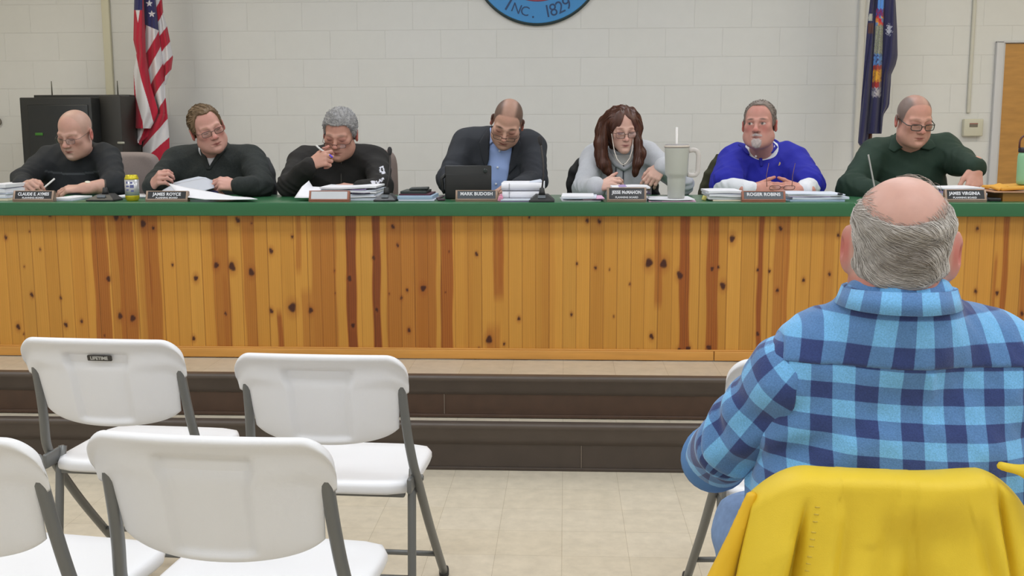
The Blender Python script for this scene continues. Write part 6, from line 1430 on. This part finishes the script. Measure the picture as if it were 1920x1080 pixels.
# dark blue flag with a coat of arms folded into it
def qx(cx): return 1560+cx/3.6
def qy(cy): return cy/3.6
NAVY = lin((38,38,80)); 
def nrow(L, R_, ys): return [(qy(y), qx(np.interp(y,[a for a,_ in L],[b for _,b in L])), qx(np.interp(y,[a for a,_ in R_],[b for _,b in R_]))) for y in ys]
NL = [(-400,272),(0,258),(200,236),(600,205),(975,175),(985,190)]; NM = [(-400,318),(0,304),(300,288),(600,270),(900,250),(985,238)]; NP = [(-400,362),(0,358),(300,348),(600,338),(720,335),(905,333)]
NR = [(-400,420),(0,428),(200,438),(380,442),(440,428),(505,398),(560,396),(715,385),(775,345),(900,334)]
def rnd(x, y, k=1): return math.modf(abs(math.sin(x*12.9898*k+y*78.233)*43758.5))[0]
def n1(x, y, t):
    X, Y_ = (x-1560)*3.6, y*3.6
    if 92 < Y_ < 140 and 246 < X < 272 and (X-246)+(Y_-92)*.3 > 8: return lin((170,172,168))
    if 155 < Y_ < 226 and 243 < X < 282: return lin((84,52,52))
    return NAVY
def n2(x, y, t):
    X, Y_ = (x-1560)*3.6, y*3.6; c = t; X, Y_ = X+4*math.sin(Y_*.23)+3*math.sin(Y_*.71+X*.3), Y_+5*math.sin(X*.31)+3*math.sin(X*.9+Y_*.17)
    if not (.12 < t < .97): return NAVY
    if Y_ < 60: return lin((84,142,220)) if t > .25 else NAVY
    if Y_ < 110: return lin((128,34,92)) if rnd(int(X/9),int(Y_/9)) > .35 else lin((60,80,160))
    if Y_ < 170: return [lin((206,84,60)),lin((196,40,60)),lin((90,140,190)),lin((220,150,70))][int((X*.8-Y_*.5)/11) % 4]
    if Y_ < 365: k = math.sin(X*.25+Y_*.16)+.6*math.sin(Y_*.33-X*.1); return lin((150,150,138)) if k > .2 else lin((112,110,110)) if k > -.5 else lin((150,160,128))
    if Y_ < 440: return lin((92,142,204)) if rnd(int(X/10),int(Y_/12)) > .25 else lin((60,60,110))
    if Y_ < 470: return lin((164,60,50))
    if Y_ < 552: return lin((222,162,44)) if rnd(int(X/8),int(Y_/9)) > .22 else lin((178,92,40))
    if Y_ < 592: return lin((160,36,40)) if t < .7 else lin((150,120,130))
    if Y_ < 655 and t > .05: return lin((176,172,180)) if rnd(int(X/9),int(Y_/12)) > .35 else lin((96,92,120))
    return NAVY
def n3(x, y, t):
    X, Y_ = (x-1560)*3.6, y*3.6
    e = math.hypot((X-384+5*math.sin(Y_*.2))/19,(Y_-200)/38)+.22*math.sin(X*.5+Y_*.3)
    if e < 1 and rnd(int(X/6),int(Y_/7)) > .18: return lin((172,174,190))
    return NAVY
pn = [(nrow(NL,NM,list(np.linspace(-400,985,60))), -.01, .05, n1, .07), (nrow([(a,b-10) for a,b in NM],NP,list(np.linspace(-400,905,60))), .01, .055, n2, .03), (nrow([(a,b-4) for a,b in NP],NR,list(np.linspace(-400,900,60))), .02, .045, n3, .02)]
V, F, C = flag_surface(pn, YFL, .7)
flag_thing('state_flag', 'dark blue flag with a folded coat of arms hanging on a pole at the right', PY(1634,200,YFL+.06)[0], V, F, C, 2.66, (116,70,34), 'flag_cloth')
# ================================================================== LIGHT: rows of ceiling fluorescents
LP = 19.5; EXPO = 0.0
def troffer(x, y, w, h, power, col):
    root = empty('ceiling_light', (x,y,ZC)); tag(root, None, 'light', 'recessed ceiling lights'); root['label'] = 'recessed fluorescent ceiling light above the hall'
    MB().bb((x-w/2-.03,y-h/2-.03,ZC-.012),(x+w/2+.03,y+h/2+.03,ZC-.001)).obj('frame', mat('fixture_white', (230,230,230), .5), root)
    MB().bb((x-w/2,y-h/2,ZC-.016),(x+w/2,y+h/2,ZC-.013)).obj('diffuser', mat('diffuser_'+col[0], (240,240,236), .5, emit=(col[1],1.0)), root)
    l = bpy.data.lights.new('fluorescent_lamp','AREA'); l.shape = 'RECTANGLE'; l.size = w; l.size_y = h; l.energy = power; l.color = tuple(lin(col[1])); o = bpy.data.objects.new('fluorescent_lamp', l); COL.objects.link(o); o.location = (0,0,-.03); o.parent = root
COOL = ('cool',(243,248,255)); WARM = ('warm',(255,244,220))
for y in (-1.2,1.2,3.5,5.9):
    for x in (-3.6,-1.2,1.2,3.4):
        troffer(x, y, 1.2, .6, LP*(1.0 if y > 0 else 1.0), WARM if abs(x) > 3 and y > 5 else COOL)
w = bpy.data.worlds.new('world'); SC.world = w; w.use_nodes = True; w.node_tree.nodes['Background'].inputs[0].default_value = (.9,.95,1,1); w.node_tree.nodes['Background'].inputs[1].default_value = .3
SC.view_settings.view_transform = 'Standard'; SC.view_settings.look = 'None'; SC.view_settings.gamma = 1; SC.view_settings.use_curve_mapping = False; SC.view_settings.exposure = EXPO
